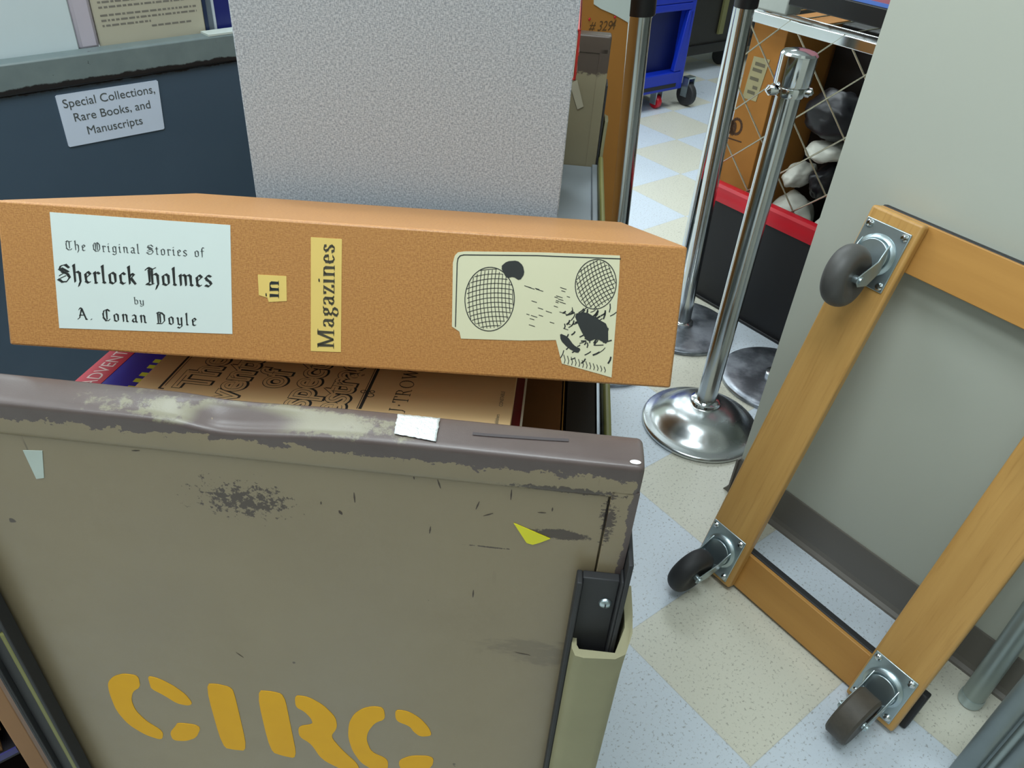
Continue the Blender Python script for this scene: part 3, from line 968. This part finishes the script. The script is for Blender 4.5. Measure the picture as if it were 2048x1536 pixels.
# carton behind, hidden by the grey case, with a red volume on it
cb = thing('storage_carton', 'brown carton standing behind the grey linen case in the tan truck', 'carton', CART @ Matrix.Translation((-.42, .56, .7155)))
MB().box(0, .33, 0, .40, 0, .246).build('carton_body', M_CARD_DARK, cb, .001)
rb = thing('bound_volume', 'thick red volume lying behind the right edge of the grey linen case', 'book', CART @ Matrix.Translation((-.30, .69, .9625)))
MB().box(.002, .239, .002, .20, .003, .059).build('page_block', M_PAGES, rb)
MB().box(0, .2425, 0, .204, 0, .003).box(0, .2425, 0, .204, .059, .062).box(.2395, .2425, 0, .204, 0, .062).build('cover', M_REDBOOK, rb, .001)
MB().box(.2423, .2431, .004, .2, .006, .010).box(.2423, .2431, .004, .2, .03, .034).build('spine_band', paint('orange_band', 'c4582a', .5), rb)

# grey linen case standing upright behind the box
gc = thing('linen_case', 'tall grey linen covered case standing upright behind the tan book box', 'case', CART @ Matrix.Translation((-.4050, .455, .7155)))
MB().box(.0, .3410, 0, .004, 0, .445).box(0, .341, .036, .040, 0, .445).box(0, .004, .004, .036, 0, .445).build('cover', M_LINEN, gc, .0015)
MB().box(.004, .337, .004, .036, .003, .442).build('inner_block', M_PAGES, gc)

# ------------------------------------------------------------------ slate truck behind on the left
SD = math.radians(43)
dd = Vector((math.sin(SD), math.cos(SD), 0))
SM = frame((-.44, 1.43, 0), dd, Vector((-dd.y, dd.x, 0)), (0, 0, 1))
st = thing('book_truck', 'dark slate book truck with chipped grey rim and white printed sign', 'cart', SM)
SX0, SX1, SDp = -.66, .05, .42
m = MB()
m.box(SX0, SX1, .006, .016, .12, .862)
m.box(SX0, SX1, 0, .03, .862, .9055)
m.box(SX0, SX0 + .02, 0, .03, .12, .87).box(SX1 - .02, SX1, 0, .03, .12, .87)
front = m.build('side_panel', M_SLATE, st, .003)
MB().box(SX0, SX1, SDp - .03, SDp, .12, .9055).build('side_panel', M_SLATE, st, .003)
for z0 in (.9, .52, .15):
    MB().box(SX0 + .002, SX1 - .002, .03, SDp - .03, z0 - .02, z0).build('shelf', M_GREYMETAL, st, .001)
for xx in (SX0 + .05, SX1 - .05):
    for yy in (.05, SDp - .05):
        MB().lathe([(.001, -.015), (.045, -.015), (.05, -.01), (.05, .01), (.045, .015), (.001, .015)], 24).xf(
            Matrix.Translation((xx, yy, .05)) @ Matrix.Rotation(math.pi / 2, 4, 'X')).build('caster_wheel', M_RUBBER, st, smooth=True)
        MB().box(xx - .012, xx + .012, yy - .024, yy - .018, .05, .121).box(xx - .012, xx + .012, yy + .018, yy + .024, .05, .121).build('caster_fork', M_ZINC, st)
lab = MB().prism([(-.3900, .8505), (-.3880, .8520), (-.2370, .8508), (-.2352, .8490), (-.2400, .7745), (-.2420, .7730), (-.3895, .7742), (-.3910, .7760)], lambda p: (p[0], .0042, p[1]), lambda p: (p[0], .0058, p[1])).build('printed_sign', M_LABEL, front)
m = MB()
for t, zc, xc in (('Special Collections,', .8325, -.3130), ('Rare Books, and', .8105, -.3140), ('Manuscripts', .7880, -.3160)):
    m.join(text_mesh(t, .0180, 0, 'CENTER').xf(Matrix.Translation((xc, .0038, zc)) @ Matrix.Rotation(math.radians(90), 4, 'X')))
m.build('sign_lettering', M_INK_GREY, lab)
m = MB().box(-.140, SX1 - .004, .0012, .028, .9055, .9085)
m.build('rim_strip', paint('pale_strip', 'c9d2cc', .5), st)
# book standing open on the slate truck
ob = thing('open_book', 'white book standing open on the slate truck with a page of fine print', 'book', SM @ Matrix.Translation((0, .034, .9002)))
MB().box(-.640, -.330, 0, .010, 0, .30).build('cover', paint('glossy_white_cover', 'c9d6da', .35, 0, .02), ob, .002)
MB().box(-.3305, -.2985, .0, .012, 0, .295).build('spine', paint('mauve_spine', 'b9b2bd', .4, 0, .03), ob, .006)
pg = MB().box(-.2985, -.1270, .0, .008, 0, .290).build('text_page', paint('greyish_page', 'b3ae9b', .5, 0, .04, 9), ob, .002)
m = MB()
rg = random.Random(5)
zz_ = .0225
row = 0
while zz_ < .285:
    x = -.2895
    xe = -.138 if row not in (0, 1) else (-.215 if row == 1 else -.150)
    if row == 0:
        x = -.215
    while x < xe:
        wl = rg.uniform(.003, .011)
        m.quad((x, -.0002, zz_), (min(x + wl, xe), -.0002, zz_), (min(x + wl, xe), -.0002, zz_ + .0028), (x, -.0002, zz_ + .0028))
        x += wl + .0022
    row += 1
    zz_ += .0072 if row != 4 else .0112
m.build('fine_print', paint('print_grey', '77736a', .7), pg)
bb_ = thing('ring_binder', 'dark blue binder with pale edge standing beside the open book', 'binder', SM @ Matrix.Translation((-.126, .036, .9002)))
MB().box(0, .006, 0, .20, 0, .27).build('cover', paint('navy_edge', '1c2c4a', .4), bb_)
MB().box(.0062, .0155, .002, .20, 0, .265).build('page_block', paint('grey_pages', '5c6670', .5), bb_)
MB().box(.0157, .0195, .0, .20, 0, .27).build('pale_edge', paint('pale_edge', 'b8c0c8', .4), bb_)
MB().box(.0197, .060, .002, .20, 0, .27).build('back_cover', paint('navy_cover', '141f66', .4), bb_)

# ------------------------------------------------------------------ low wooden bookcase at the left
lb_ = thing('low_bookcase', 'low brown wooden bookcase left of the tan truck, only its end board showing', 'bookcase', ROOM)
M_BOARD = paint('brown_board', 'a87c55', .6, 0, .12, 14)
for v0 in (-.127, -.75):
    MB().box(v0, v0 + .016, .70, .95, .0, .52).build('end_board', M_BOARD, lb_, .001)
MB().box(-.734, -.127, .935, .95, .0, .52).build('back_panel', M_BOARD, lb_)
MB().box(-.734, -.1275, .705, .934, .502, .518).build('shelf', M_BOARD, lb_)
sf = MB().box(-.734, -.1275, .702, .934, .300, .316).build('shelf', M_DKFILE, lb_)
MB().box(-.734, -.1275, .6995, .7018, .307, .317).build('edge_strip', M_PURPLE, sf)
MB().box(-.734, -.1275, .705, .934, .02, .036).build('shelf', M_DKFILE, lb_)
bv = thing('bound_volume', 'brown volume with thin yellow line lying on the shelf of the low wooden bookcase', 'book', ROOM @ Matrix.Translation((-.485, .704, .3170)))
MB().box(0, .34, .003, .21, .003, .028).build('page_block', M_PAGES, bv)
MB().box(0, .345, 0, .215, 0, .003).box(0, .345, 0, .215, .028, .031).box(0, .345, 0, .003, 0, .031).build('cover', M_CARD_DARK, bv)
MB().box(0, .345, -.0006, .0002, .0295, .0322).build('spine_line', paint('yellow_edge', 'a88a30', .6), bv)
bv = thing('bound_volume', 'plain brown volume lying on the yellow lined one in the low wooden bookcase', 'book', ROOM @ Matrix.Translation((-.492, .708, .3493)))
MB().box(0, .34, .003, .20, .003, .097).build('page_block', M_PAGES, bv)
MB().box(0, .360, 0, .205, 0, .003).box(0, .360, 0, .205, .097, .1).box(0, .360, 0, .003, 0, .1).build('cover', M_BRNBOOK, bv)

# ------------------------------------------------------------------ tall carton beyond the truck: marked # 3294
tc = thing('tall_carton', 'tall brown carton marked # 3294 behind the tan book truck', 'carton', ROOM)
cf = MB().prism([(.975, 0), (1.192, 0), (1.190, .42), (1.187, .526), (1.152, .925), (1.137, 1.10), (.975, 1.10)], lambda p: (p[0], 1.10, p[1]), lambda p: (p[0], 1.50, p[1])).build('carton_body', M_CARD, tc, .002)
m = text_mesh('# 329', .0245, .0001, 'LEFT', .15).join(text_mesh('4', .0245, .0001, 'LEFT', .15).xf(Matrix.Translation((.0545, .002, 0))))
m.xf(Matrix.Translation((1.0505, 1.0996, .9175)) @ Matrix.Rotation(math.radians(4), 4, 'Y') @ Matrix.Rotation(math.radians(90), 4, 'X'))
m.build('marker_lettering', paint('marker', '5a3d1a', .7), cf)
m = MB()
m.prism([(1.048, 1.02), (1.143, 1.02), (1.151, .923), (1.145, .926), (1.11, .941), (1.075, .953), (1.056, .962)], lambda p: (p[0], 1.0985, p[1]), lambda p: (p[0], 1.0998, p[1]))
m.box(1.048, 1.136, 1.0985, 1.40, 1.1002, 1.1012).box(1.048, 1.137, 1.0985, 1.0998, 1.02, 1.1012)
m.build('white_paper', M_WHITEPAPER, cf)
m = MB()
for x, z in ((1.049, .938), (1.1125, .9365)):
    m.lathe([(.0002, 0), (.0026, .0004), (.0022, .0012), (.0002, .0016)], 12).f
    mm = MB().lathe([(.0002, 0), (.0026, .0004), (.0022, .0012), (.0002, .0016)], 12).xf(Matrix.Translation((x, 1.0990, z)) @ Matrix.Rotation(math.radians(90), 4, 'X'))
    mm.build('red_tab', M_RED, cf)

# ------------------------------------------------------------------ stanchions


def stanchion(name, label, x, y, r, top, kind, lean=0.0):
    t = thing(name, label, 'stanchion', Matrix.Translation((x, y, 0)), 'rope and belt stanchions')
    if kind == 'dome':
        R = .1464
        prof = [(.001, 0), (R - .004, 0), (R, .003), (R + .0005, .008), (R - .002, .012), (R - .006, .014), (R - .016, .016), (R - .026, .021), (.108, .032), (.098, .043),
                (.085, .054), (.070, .062), (.052, .068), (.040, .071), (.036, .073), (.034, .076), (.001, .076)]
        MB().lathe(prof, 72).build('base', M_DOME, t, smooth=True, angle=.9)
        MB().lathe([(.001, .074), (.036, .074), (.0375, .078), (.036, .083), (.030, .086), (.001, .086)], 40).build('collar', M_CHROME, t, smooth=True)
        MB().lathe([(.001, .080), (r, .080), (r, .853), (.001, .853)], 40).build('pole', M_POLE, t, smooth=True)
        hd = MB().lathe([(.001, .846), (.0335, .846), (.0343, .848), (.0343, .8985), (.0348, .8990), (.0348, .9005), (.031, .9045), (.018, .9085), (.001, .910)], 48).build('cap', M_CHROME, t, smooth=True, angle=.5)
        # rope ring under the cap
        MB().lathe([(.001, .825), (.0285, .825), (.0295, .827), (.0295, .841), (.0285, .843), (.001, .843)], 40).build('rope_ring', M_CHROME, t, smooth=True, angle=.5)
        for a in (math.radians(195), math.radians(-15)):
            dx, dy = math.cos(a), math.sin(a)
            L = .014 if dx < 0 else .006
            m = MB().tube([(dx * .027, dy * .027, .835), (dx * (.031 + L), dy * (.031 + L), .835), (dx * (.035 + L), dy * (.035 + L), .832)], [.009, .010, .005], 14)
            m.build('rope_eye', M_CHROME, t, smooth=True)
    else:
        R = .150
        MB().lathe([(.001, 0), (R - .002, 0), (R, .004), (R, .009), (R - .004, .013), (R - .02, .0155), (.03, .019), (.001, .019)], 72).build('base', M_DISC, t, smooth=True, angle=.9)
        MB().lathe([(.001, .019), (r + .008, .019), (r + .008, .026), (r + .002, .03), (.001, .03)], 36).build('collar', M_CHROME, t, smooth=True)
        MB().lathe([(.001, .03), (r, .03), (r, top), (.001, top)], 40).build('pole', M_POLE, t, smooth=True)
        MB().lathe([(.001, top), (r + .0055, top), (r + .0065, top + .004), (r + .0065, top + .09), (r + .003, top + .094), (.001, top + .094)], 32).build('belt_head', M_BLACK, t, smooth=True, angle=.5)
    if lean:                                        # the loose poles lean a little in their bases
        for c in t.children:
            if c.name.split('.')[0] in ('pole', 'belt_head'):
                c.matrix_local = Matrix.Rotation(-lean, 4, 'Y')
    return t


stanchion('rope_stanchion', 'short chrome post with domed base and round cap in front of the others', .484, 1.549, .0242, .88, 'dome')
stanchion('belt_stanchion', 'chrome post with black head nearest the tall brown carton', .254, 1.825, .0268, .893, 'flat', math.radians(2.8))
stanchion('belt_stanchion', 'chrome post with black head at the left end of the low black panel', .497, 2.005, .0215, .890, 'flat', math.radians(1.5))
lb_ = thing('stanchion_base', 'loose round gray stanchion base showing at the wall end beside the domed base', 'stanchion base', Matrix.Translation((.729, 1.766, 0)))
MB().lathe([(.001, 0), (.153, 0), (.155, .004), (.155, .009), (.151, .013), (.135, .0155), (.03, .019), (.001, .019)], 72).build('disc', M_DISC, lb_, smooth=True, angle=.9)
MB().lathe([(.012, .019), (.034, .019), (.034, .028), (.028, .032), (.012, .032)], 36).build('socket', M_CHROME, lb_, smooth=True)

# ------------------------------------------------------------------ dolly leaning on the wall
DP, Da, Dn, Db = Vector((.4035, 1.09, .0152)), Vector((.6366, -.7711, -.0074)), Vector((-.7443, -.6169, .2558)), Vector((.2018, .1574, .9667))
DM = frame(DP, Da, -Dn, Db)
dl = thing('furniture_dolly', 'oak furniture dolly with gray casters leaning on the wall', 'dolly', DM)
rw, DW, DL = .0922, .4563, .7702
for x0 in (0, DW - rw):
    MB().box(x0, x0 + rw, 0, .022, 0, DL).build('side_rail', M_OAK, dl, .005, seg=3)
for z0 in (0, DL - .080):
    cbx = MB().box(.004, DW - .004, .0222, .0322, z0, z0 + .080).build('cross_bar', M_OAKX, dl, .0012)
    MB().box(.002, DW + .009, .0324, .052, z0 - (.0 if z0 == 0 else .002), z0 + .082).build('rubber_cap', M_RUBBER, cbx, .003)


def caster(cx, cz, swing, tyre, worn, name='caster'):
    """swivel caster on the rail face; its plate is centred at (cx, cz), swing turns it about the plate's normal"""
    pl = MB().box(cx - .0395, cx + .0395, -.0030, -.0002, cz - .051, cz + .051)
    po = pl.build(name, M_ZINC, dl, .0025)
    L = Matrix.Translation((cx, 0, cz)) @ Matrix.Rotation(swing, 4, 'Y')
    A = L @ Matrix.Rotation(math.radians(90), 4, 'X')       # lathe axis along -y (out of the rail)
    MB().lathe([(.034, .0028), (.0345, .0045), (.031, .0085), (.0285, .0095), (.0270, .0085), (.0265, .006), (.024, .006), (.0235, .012), (.001, .0125)], 40, axis=A).build('swivel_race', M_ZINC, po, smooth=True, angle=.5)
    TR, OUT, WR = .034, .073, (.0515 if not worn else .0490)
    # fork: a crown disc and two cheeks that run to the axle
    fk = MB().lathe([(.001, .013), (.0255, .013), (.027, .0145), (.0265, .0165), (.001, .0165)], 36, axis=A)
    for sx in (-1, 1):
        xi, xo = .0225 * sx, .0250 * sx
        out = [(.024, -.0145), (.012, -.016), (-.012, -.0155), (-.022, -.016), (-TR - .010, -.045), (-TR - .011, -OUT), (-TR - .004, -OUT - .009), (-TR + .006, -OUT - .008), (-TR + .013, -OUT + .004), (-.004, -.034), (.014, -.024)]
        fk.prism(out, lambda p: tuple(L @ Vector((xi, p[1], p[0]))), lambda p: tuple(L @ Vector((xo, p[1], p[0]))))
    fk.build('fork', M_ZINC, po, .0009)
    AX = L @ Matrix.Translation((0, -OUT, -TR)) @ Matrix.Rotation(math.radians(90), 4, 'Y')
    MB().lathe([(.001, -.028), (.006, -.028), (.0065, -.026), (.0065, .026), (.006, .028), (.001, .028)], 16, axis=AX).build('axle', M_ZINC, po, smooth=True)
    hw = .0195
    if worn:
        prof = [(.001, -hw), (WR - .004, -hw), (WR, -hw + .004), (WR - .0005, 0), (WR, hw - .004), (WR - .004, hw), (.001, hw)]
    else:
        prof = [(.001, -.014), (.016, -.014), (.018, -hw * .8)] + [(WR - .016 + .016 * math.cos(a), hw * math.sin(a)) for a in [math.radians(-90 + 15 * k) for k in range(13)]] + [(.018, hw * .8), (.016, .014), (.001, .014)]
    MB().lathe(prof, 48, axis=AX).build('wheel', tyre, po, smooth=True, angle=.7)
    for sx in (-1, 1):
        for sz in (-1, 1):
            MB().lathe([(.0065, .0028), (.0065, .0045), (.0045, .0068), (.001, .0075)], 12, axis=Matrix.Translation((cx + sx * .031, 0, cz + sz * .042)) @ Matrix.Rotation(math.radians(90), 4, 'X')).build('bolt', M_CHROME, po, smooth=True)


caster(.043, .700, math.radians(-6), M_TYRE, False)
caster(.043, .060, math.radians(9), M_RUBBER, False)
caster(DW - .049, .063, math.radians(2), M_TYRE2, True)
caster(DW - .043, .700, math.radians(5), M_TYRE, False)

# ------------------------------------------------------------------ folded gray metal pieces against the wall, right
tb = thing('metal_tube', 'pale gray metal tube with capped end standing against the wall right of the dolly', 'tube', ROOM @ Matrix.Translation((1.190, .062, 0)))
MB().tube([(0, 0, .022), (.012, .004, .25), (.030, .002, .60)], .0190, 24).build('tube', M_TUBE, tb, smooth=True)
MB().lathe([(.001, 0), (.016, 0), (.0195, .003), (.0205, .008), (.0205, .020), (.0195, .024), (.001, .024)], 24).build('end_cap', M_ZINC, tb, smooth=True)
fd = thing('folded_metal_chair', 'folded gray metal chair standing at the bottom right corner', 'chair', ROOM @ Matrix.Translation((1.03, .014, 0)))
xs = [(-.002, .018), (-.029, .010), (-.047, .016), (-.075, .012), (-.100, .018)]
for k, (y, r) in enumerate(xs):
    m = MB()
    rings = []
    for z in (.0, .012, .40, .78):
        rings.append([(r * .55 * math.cos(a) + .012 * (k % 2), y - .006 + r * .85 * math.sin(a), z) for a in [j * math.pi / 8 for j in range(16)]])
    m.ring(rings)
    m.build('leg', M_GREYMETAL if k % 2 == 0 else M_TUBE, fd, smooth=True, angle=.9)
MB().box(.010, .022, -.115, .004, .02, .74).build('seat', M_GREYMETAL, fd, .004)

# ------------------------------------------------------------------ low black panel with red rail, wire shelving
lp = thing('barrier_panel', 'low black panel with red top rail in front of the wire shelving', 'panel', ROOM)
MB().box(1.868, 1.892, .62, 1.368, .006, .335).build('panel', paint('matte_black_board', '0d0d12', .6, 0, .1, 10), lp, .002)
m = MB()
prof = [(1.862, .325), (1.860, .345), (1.862, .350), (1.861, .368), (1.866, .376), (1.880, .378), (1.894, .374), (1.898, .366), (1.898, .325)]
m.ring([[(v_, u_, z_) for v_, z_ in prof] for u_ in (.62, 1.372)])
m.build('top_rail', M_RED, lp, smooth=True, angle=.6)
MB().box(1.858, 1.902, .62, 1.368, 0, .010).build('foot', M_BLACK, lp, .002)
MB().box(1.8655, 1.8676, 1.345, 1.362, .02, .16).build('pale_label', paint('pale_label', 'cfcfa0', .5), lp)

ws = thing('wire_shelving', 'chrome wire shelving with diamond lattice side behind the low black panel', 'shelving', ROOM)
M_WIRE = paint('wire_chrome', 'c9c4b0', .25, .9, .06)
for (v_, u_) in ((1.915, 1.432), (1.915, .70), (2.33, 1.432), (2.33, .70)):
    MB().tube([(v_, u_, 0), (v_, u_, .868)], .0125, 16).build('post', M_CHROME, ws, smooth=True)
for z in (.83,):
    for v_ in (1.912, 2.33):
        MB().box(v_ - .004, v_ + .004, .69, 1.443, z - .024, z + .004).build('shelf_bar', M_CHROME, ws, .003)
MB().box(1.984, 1.990, .69, 1.443, .818, .831).build('shelf_bar', M_CHROME, ws, .002)
m = MB()
k = .74
while k < 1.43:
    m.tube([(1.99, k, .826), (2.33, k, .826)], .0018, 6)
    k += .0762
m.build('shelf_wires', M_WIRE, ws)
MB().box(1.915, 2.33, .69, 1.443, .196, .204).build('lower_shelf', M_GREYMETAL, ws)
m = MB()
u0, z0, du, dz = 1.336, .756, .080, .0775
for i in range(-14, 16):
    for sgn in (1, -1):
        # a wire through (u0 + i*2*du.., z0) running diagonally, clipped to the panel
        pts = []
        for j in range(-16, 17):
            u_, z_ = u0 + i * 2 * du + j * du, z0 + sgn * j * dz
            if .70 <= u_ <= 1.432 and .22 <= z_ <= .87:
                pts.append((1.912 + (.002 if sgn > 0 else -.002), u_, z_))
        if len(pts) > 1:
            m.tube([pts[0], pts[-1]], .0022, 8)
m.build('lattice', M_WIRE, ws, smooth=True)
# things on the shelving
tx = thing('shipping_carton', 'brown printed carton behind the diamond lattice of the shelving', 'carton', ROOM)
bx_ = MB().box(1.955, 2.25, 1.285, 1.395, .2045, .80).build('carton_body', M_CARD, tx, .002)
lbl = MB().prism([(1.318, .716), (1.372, .713), (1.378, .598), (1.330, .600)], lambda p: (1.9535, p[0], p[1]), lambda p: (1.9548, p[0], p[1])).build('shipping_label', paint('grimy_label', 'a89f78', .6), bx_)
m = MB()
for z, a, b in ((.692, 1.328, 1.362), (.676, 1.334, 1.366), (.652, 1.338, 1.368), (.630, 1.336, 1.352), (.615, 1.340, 1.366)):
    m.quad((1.9530, a, z), (1.9530, b, z), (1.9530, b, z + .009), (1.9530, a, z + .009))
m.build('label_marks', paint('label_grey', '6a6450', .7), lbl)
m = MB()
for u_, z_, a, b in ((1.375, .515, .020, .022), (1.402, .508, .018, .020), (1.385, .506, .008, .018)):
    pts = [(u_ + a * math.cos(t) * .9, z_ + b * math.sin(t)) for t in [j * math.pi / 8 for j in range(17)]]
    for (p, q), (r_, s) in zip(pts[:-1], pts[1:]):
        A, B = Vector((p, q)), Vector((r_, s))
        e = (B - A).orthogonal().normalized() * .004
        m.quad(*[(1.9545, c.x, c.y) for c in (A - e, B - e, B + e, A + e)])
m.quad((1.9545, 1.345, .476), (1.9545, 1.44, .470), (1.9545, 1.44, .474), (1.9545, 1.345, .480))
m.build('printed_mark', paint('dark_print', '4a2f18', .7), bx_)


def lump(name, mat, v_, u_, z_, a, b, c, seed, label, group):
    bm = bmesh.new()
    bmesh.ops.create_icosphere(bm, subdivisions=4, radius=1)
    for p in bm.verts:
        q = p.co.copy()
        d = 1 + .22 * noise.noise(q * 1.6 + Vector((seed, 0, 0))) + .07 * noise.noise(q * 5 + Vector((0, seed, 0)))
        p.co = Vector((q.x * a * d, q.y * b * d, max(q.z * d, -.86) * c))
    me = bpy.data.meshes.new(name)
    bm.to_mesh(me)
    bm.free()
    me.materials.append(mat)
    for p in me.polygons:
        p.use_smooth = True
    o = bpy.data.objects.new(name, me)
    sc.collection.objects.link(o)
    o.matrix_world = ROOM @ Matrix.Translation((v_, u_, z_ + .86 * c))
    return tag(o, label, 'bag', group)


G = 'bags on the wire shelving'
lump('plastic_bag', M_WHITEBAG, 2.06, 1.185, .2045, .085, .060, .080, 1, 'large pale crumpled bag on the lower shelf just above the red rail', G)
lump('plastic_bag', M_WHITEBAG, 2.06, 1.035, .2045, .085, .058, .080, 7, 'pale crumpled bag on the lower shelf nearest the wall end', G)
lump('plastic_bag', M_BLACKBAG, 2.06, 1.108, .380, .070, .032, .050, 3, 'dark navy crumpled bag between pale ones behind the lattice', G)
lump('plastic_bag', M_WHITEBAG, 2.06, 1.192, .380, .070, .033, .036, 4, 'small pale bag left of the navy bag behind the lattice', G)
lump('plastic_bag', M_WHITEBAG, 2.05, 1.128, .484, .070, .050, .026, 5, 'pale flattened bag on top of the navy bag', G)
lump('plastic_bag', M_BLACKBAG, 2.06, 1.140, .545, .075, .090, .065, 6, 'big black bag on top of the pile behind the lattice', G)
lump('plastic_bag', M_WHITEBAG, 2.06, 1.028, .382, .06, .031, .060, 9, 'pale bag at the right of the pile beside the wall end', G)
dk = thing('black_crate', 'black crate at the back of the wire shelving behind the bags', 'crate', ROOM)
MB().box(2.19, 2.31, .72, 1.275, .2045, .80).build('crate_body', M_BLACK, dk, .004)
fr = thing('framed_board', 'black framed board with pinkish face on top of the wire shelving', 'board', ROOM)
MB().box(1.892, 1.925, .72, 1.265, .869, .912).box(1.892, 1.91, .72, .76, .912, 1.28).box(1.892, 1.91, 1.225, 1.265, .912, 1.28).box(1.892, 1.91, .72, 1.265, 1.28, 1.32).build('frame', M_BLACK, fr, .003)
MB().box(1.902, 1.906, .76, 1.225, .912, 1.28).build('board_face', M_SCREEN, fr)
MB().box(1.897, 1.902, .76, 1.225, .9122, .920).build('board_edge', M_SCREEN2, fr)
gt = MB().box(1.925, 1.99, 1.284, 1.385, .8345, .95).build('plastic_tub', paint('pale_tub', 'aab0aa', .4), None, .006)
gt.matrix_world = ROOM
tag(gt, 'pale gray plastic tub on top of the wire shelving beside the framed board', 'tub')

# ------------------------------------------------------------------ carts far behind
bc = thing('utility_cart', 'blue plastic utility cart with red and black casters on the far floor', 'cart', ROOM)
m = MB()
m.box(2.42, 3.262, 2.70, 2.76, .092, .182)
m.box(2.42, 3.262, 2.70, 2.73, .470, .505)
m.prism([(3.205, .182), (3.262, .182), (3.275, .47), (3.245, .47)], lambda p: (p[0], 2.70, p[1]), lambda p: (p[0], 2.73, p[1]))
m.box(3.255, 3.285, 2.70, 3.30, .092, .90)
m.box(2.42, 2.45, 2.70, 3.30, .092, .90)
m.box(2.42, 3.285, 2.70, 2.73, .505, .90)
m.build('frame', M_BLUE, bc, .006)
MB().box(2.45, 3.255, 2.762, 2.775, .10, .88).box(2.45, 3.255, 2.775, 3.30, .095, .12).build('inner_panel', M_BLUE_DK, bc)
MB().box(2.96, 3.235, 2.698, 2.7005, .108, .126).build('slot', M_BLACK, bc)
MB().prism([(2.95, .385), (2.985, .375), (3.015, .410), (3.045, .440), (3.075, .475), (3.062, .452), (3.02, .458), (2.99, .447), (2.955, .46)], lambda p: (p[0], 2.757, p[1]), lambda p: (p[0], 2.7615, p[1])).build('white_sticker', M_WHITEPAPER, bc)
for (v_, u_, r, w_, mt, nm) in ((3.15, 2.74, .034, .016, M_RED, 'caster_wheel'), (3.335, 2.70, .058, .018, M_RUBBER, 'caster_wheel'), (2.5, 2.76, .034, .016, M_RED, 'caster_wheel')):
    wo = MB().lathe([(.001, -w_), (r - .006, -w_), (r, -w_ + .006), (r, w_ - .006), (r - .006, w_), (.001, w_)], 24).xf(
        Matrix.Translation((v_, u_, r)) @ Matrix.Rotation(math.radians(90), 4, 'Y')).build(nm, mt, bc, smooth=True)
    MB().box(v_ - w_ - .008, v_ - w_ - .003, u_ - .02, u_ + .02, r - .01, r * 2 + .03).box(v_ + w_ + .003, v_ + w_ + .008, u_ - .02, u_ + .02, r - .01, r * 2 + .03).box(
        v_ - w_ - .008, v_ + w_ + .008, u_ - .02, u_ + .02, r * 2 + .022, r * 2 + .03).build('caster_fork', M_ZINC, wo)
kc = thing('storage_cabinet', 'dark cabinet with a pale strip standing behind the blue cart', 'cabinet', ROOM)
MB().box(3.42, 5.0, 3.10, 3.60, .10, 1.5).build('cabinet_body', paint('dark_brown_metal', '1d1a17', .45), kc, .004)
MB().box(3.995, 4.035, 3.085, 3.099, .205, 1.2).build('pale_strip', paint('khaki_strip', '77764a', .5), kc)
MB().box(3.42, 5.0, 3.085, 3.0995, .150, .158).build('edge_line', M_BLACK, kc)
for v_ in (3.52, 4.16, 4.9):
    MB().lathe([(.001, -.015), (.044, -.015), (.05, -.01), (.05, .01), (.044, .015), (.001, .015)], 20).xf(
        Matrix.Translation((v_, 3.17, .05)) @ Matrix.Rotation(math.radians(90), 4, 'Y')).build('caster_wheel', M_RUBBER, kc, smooth=True)
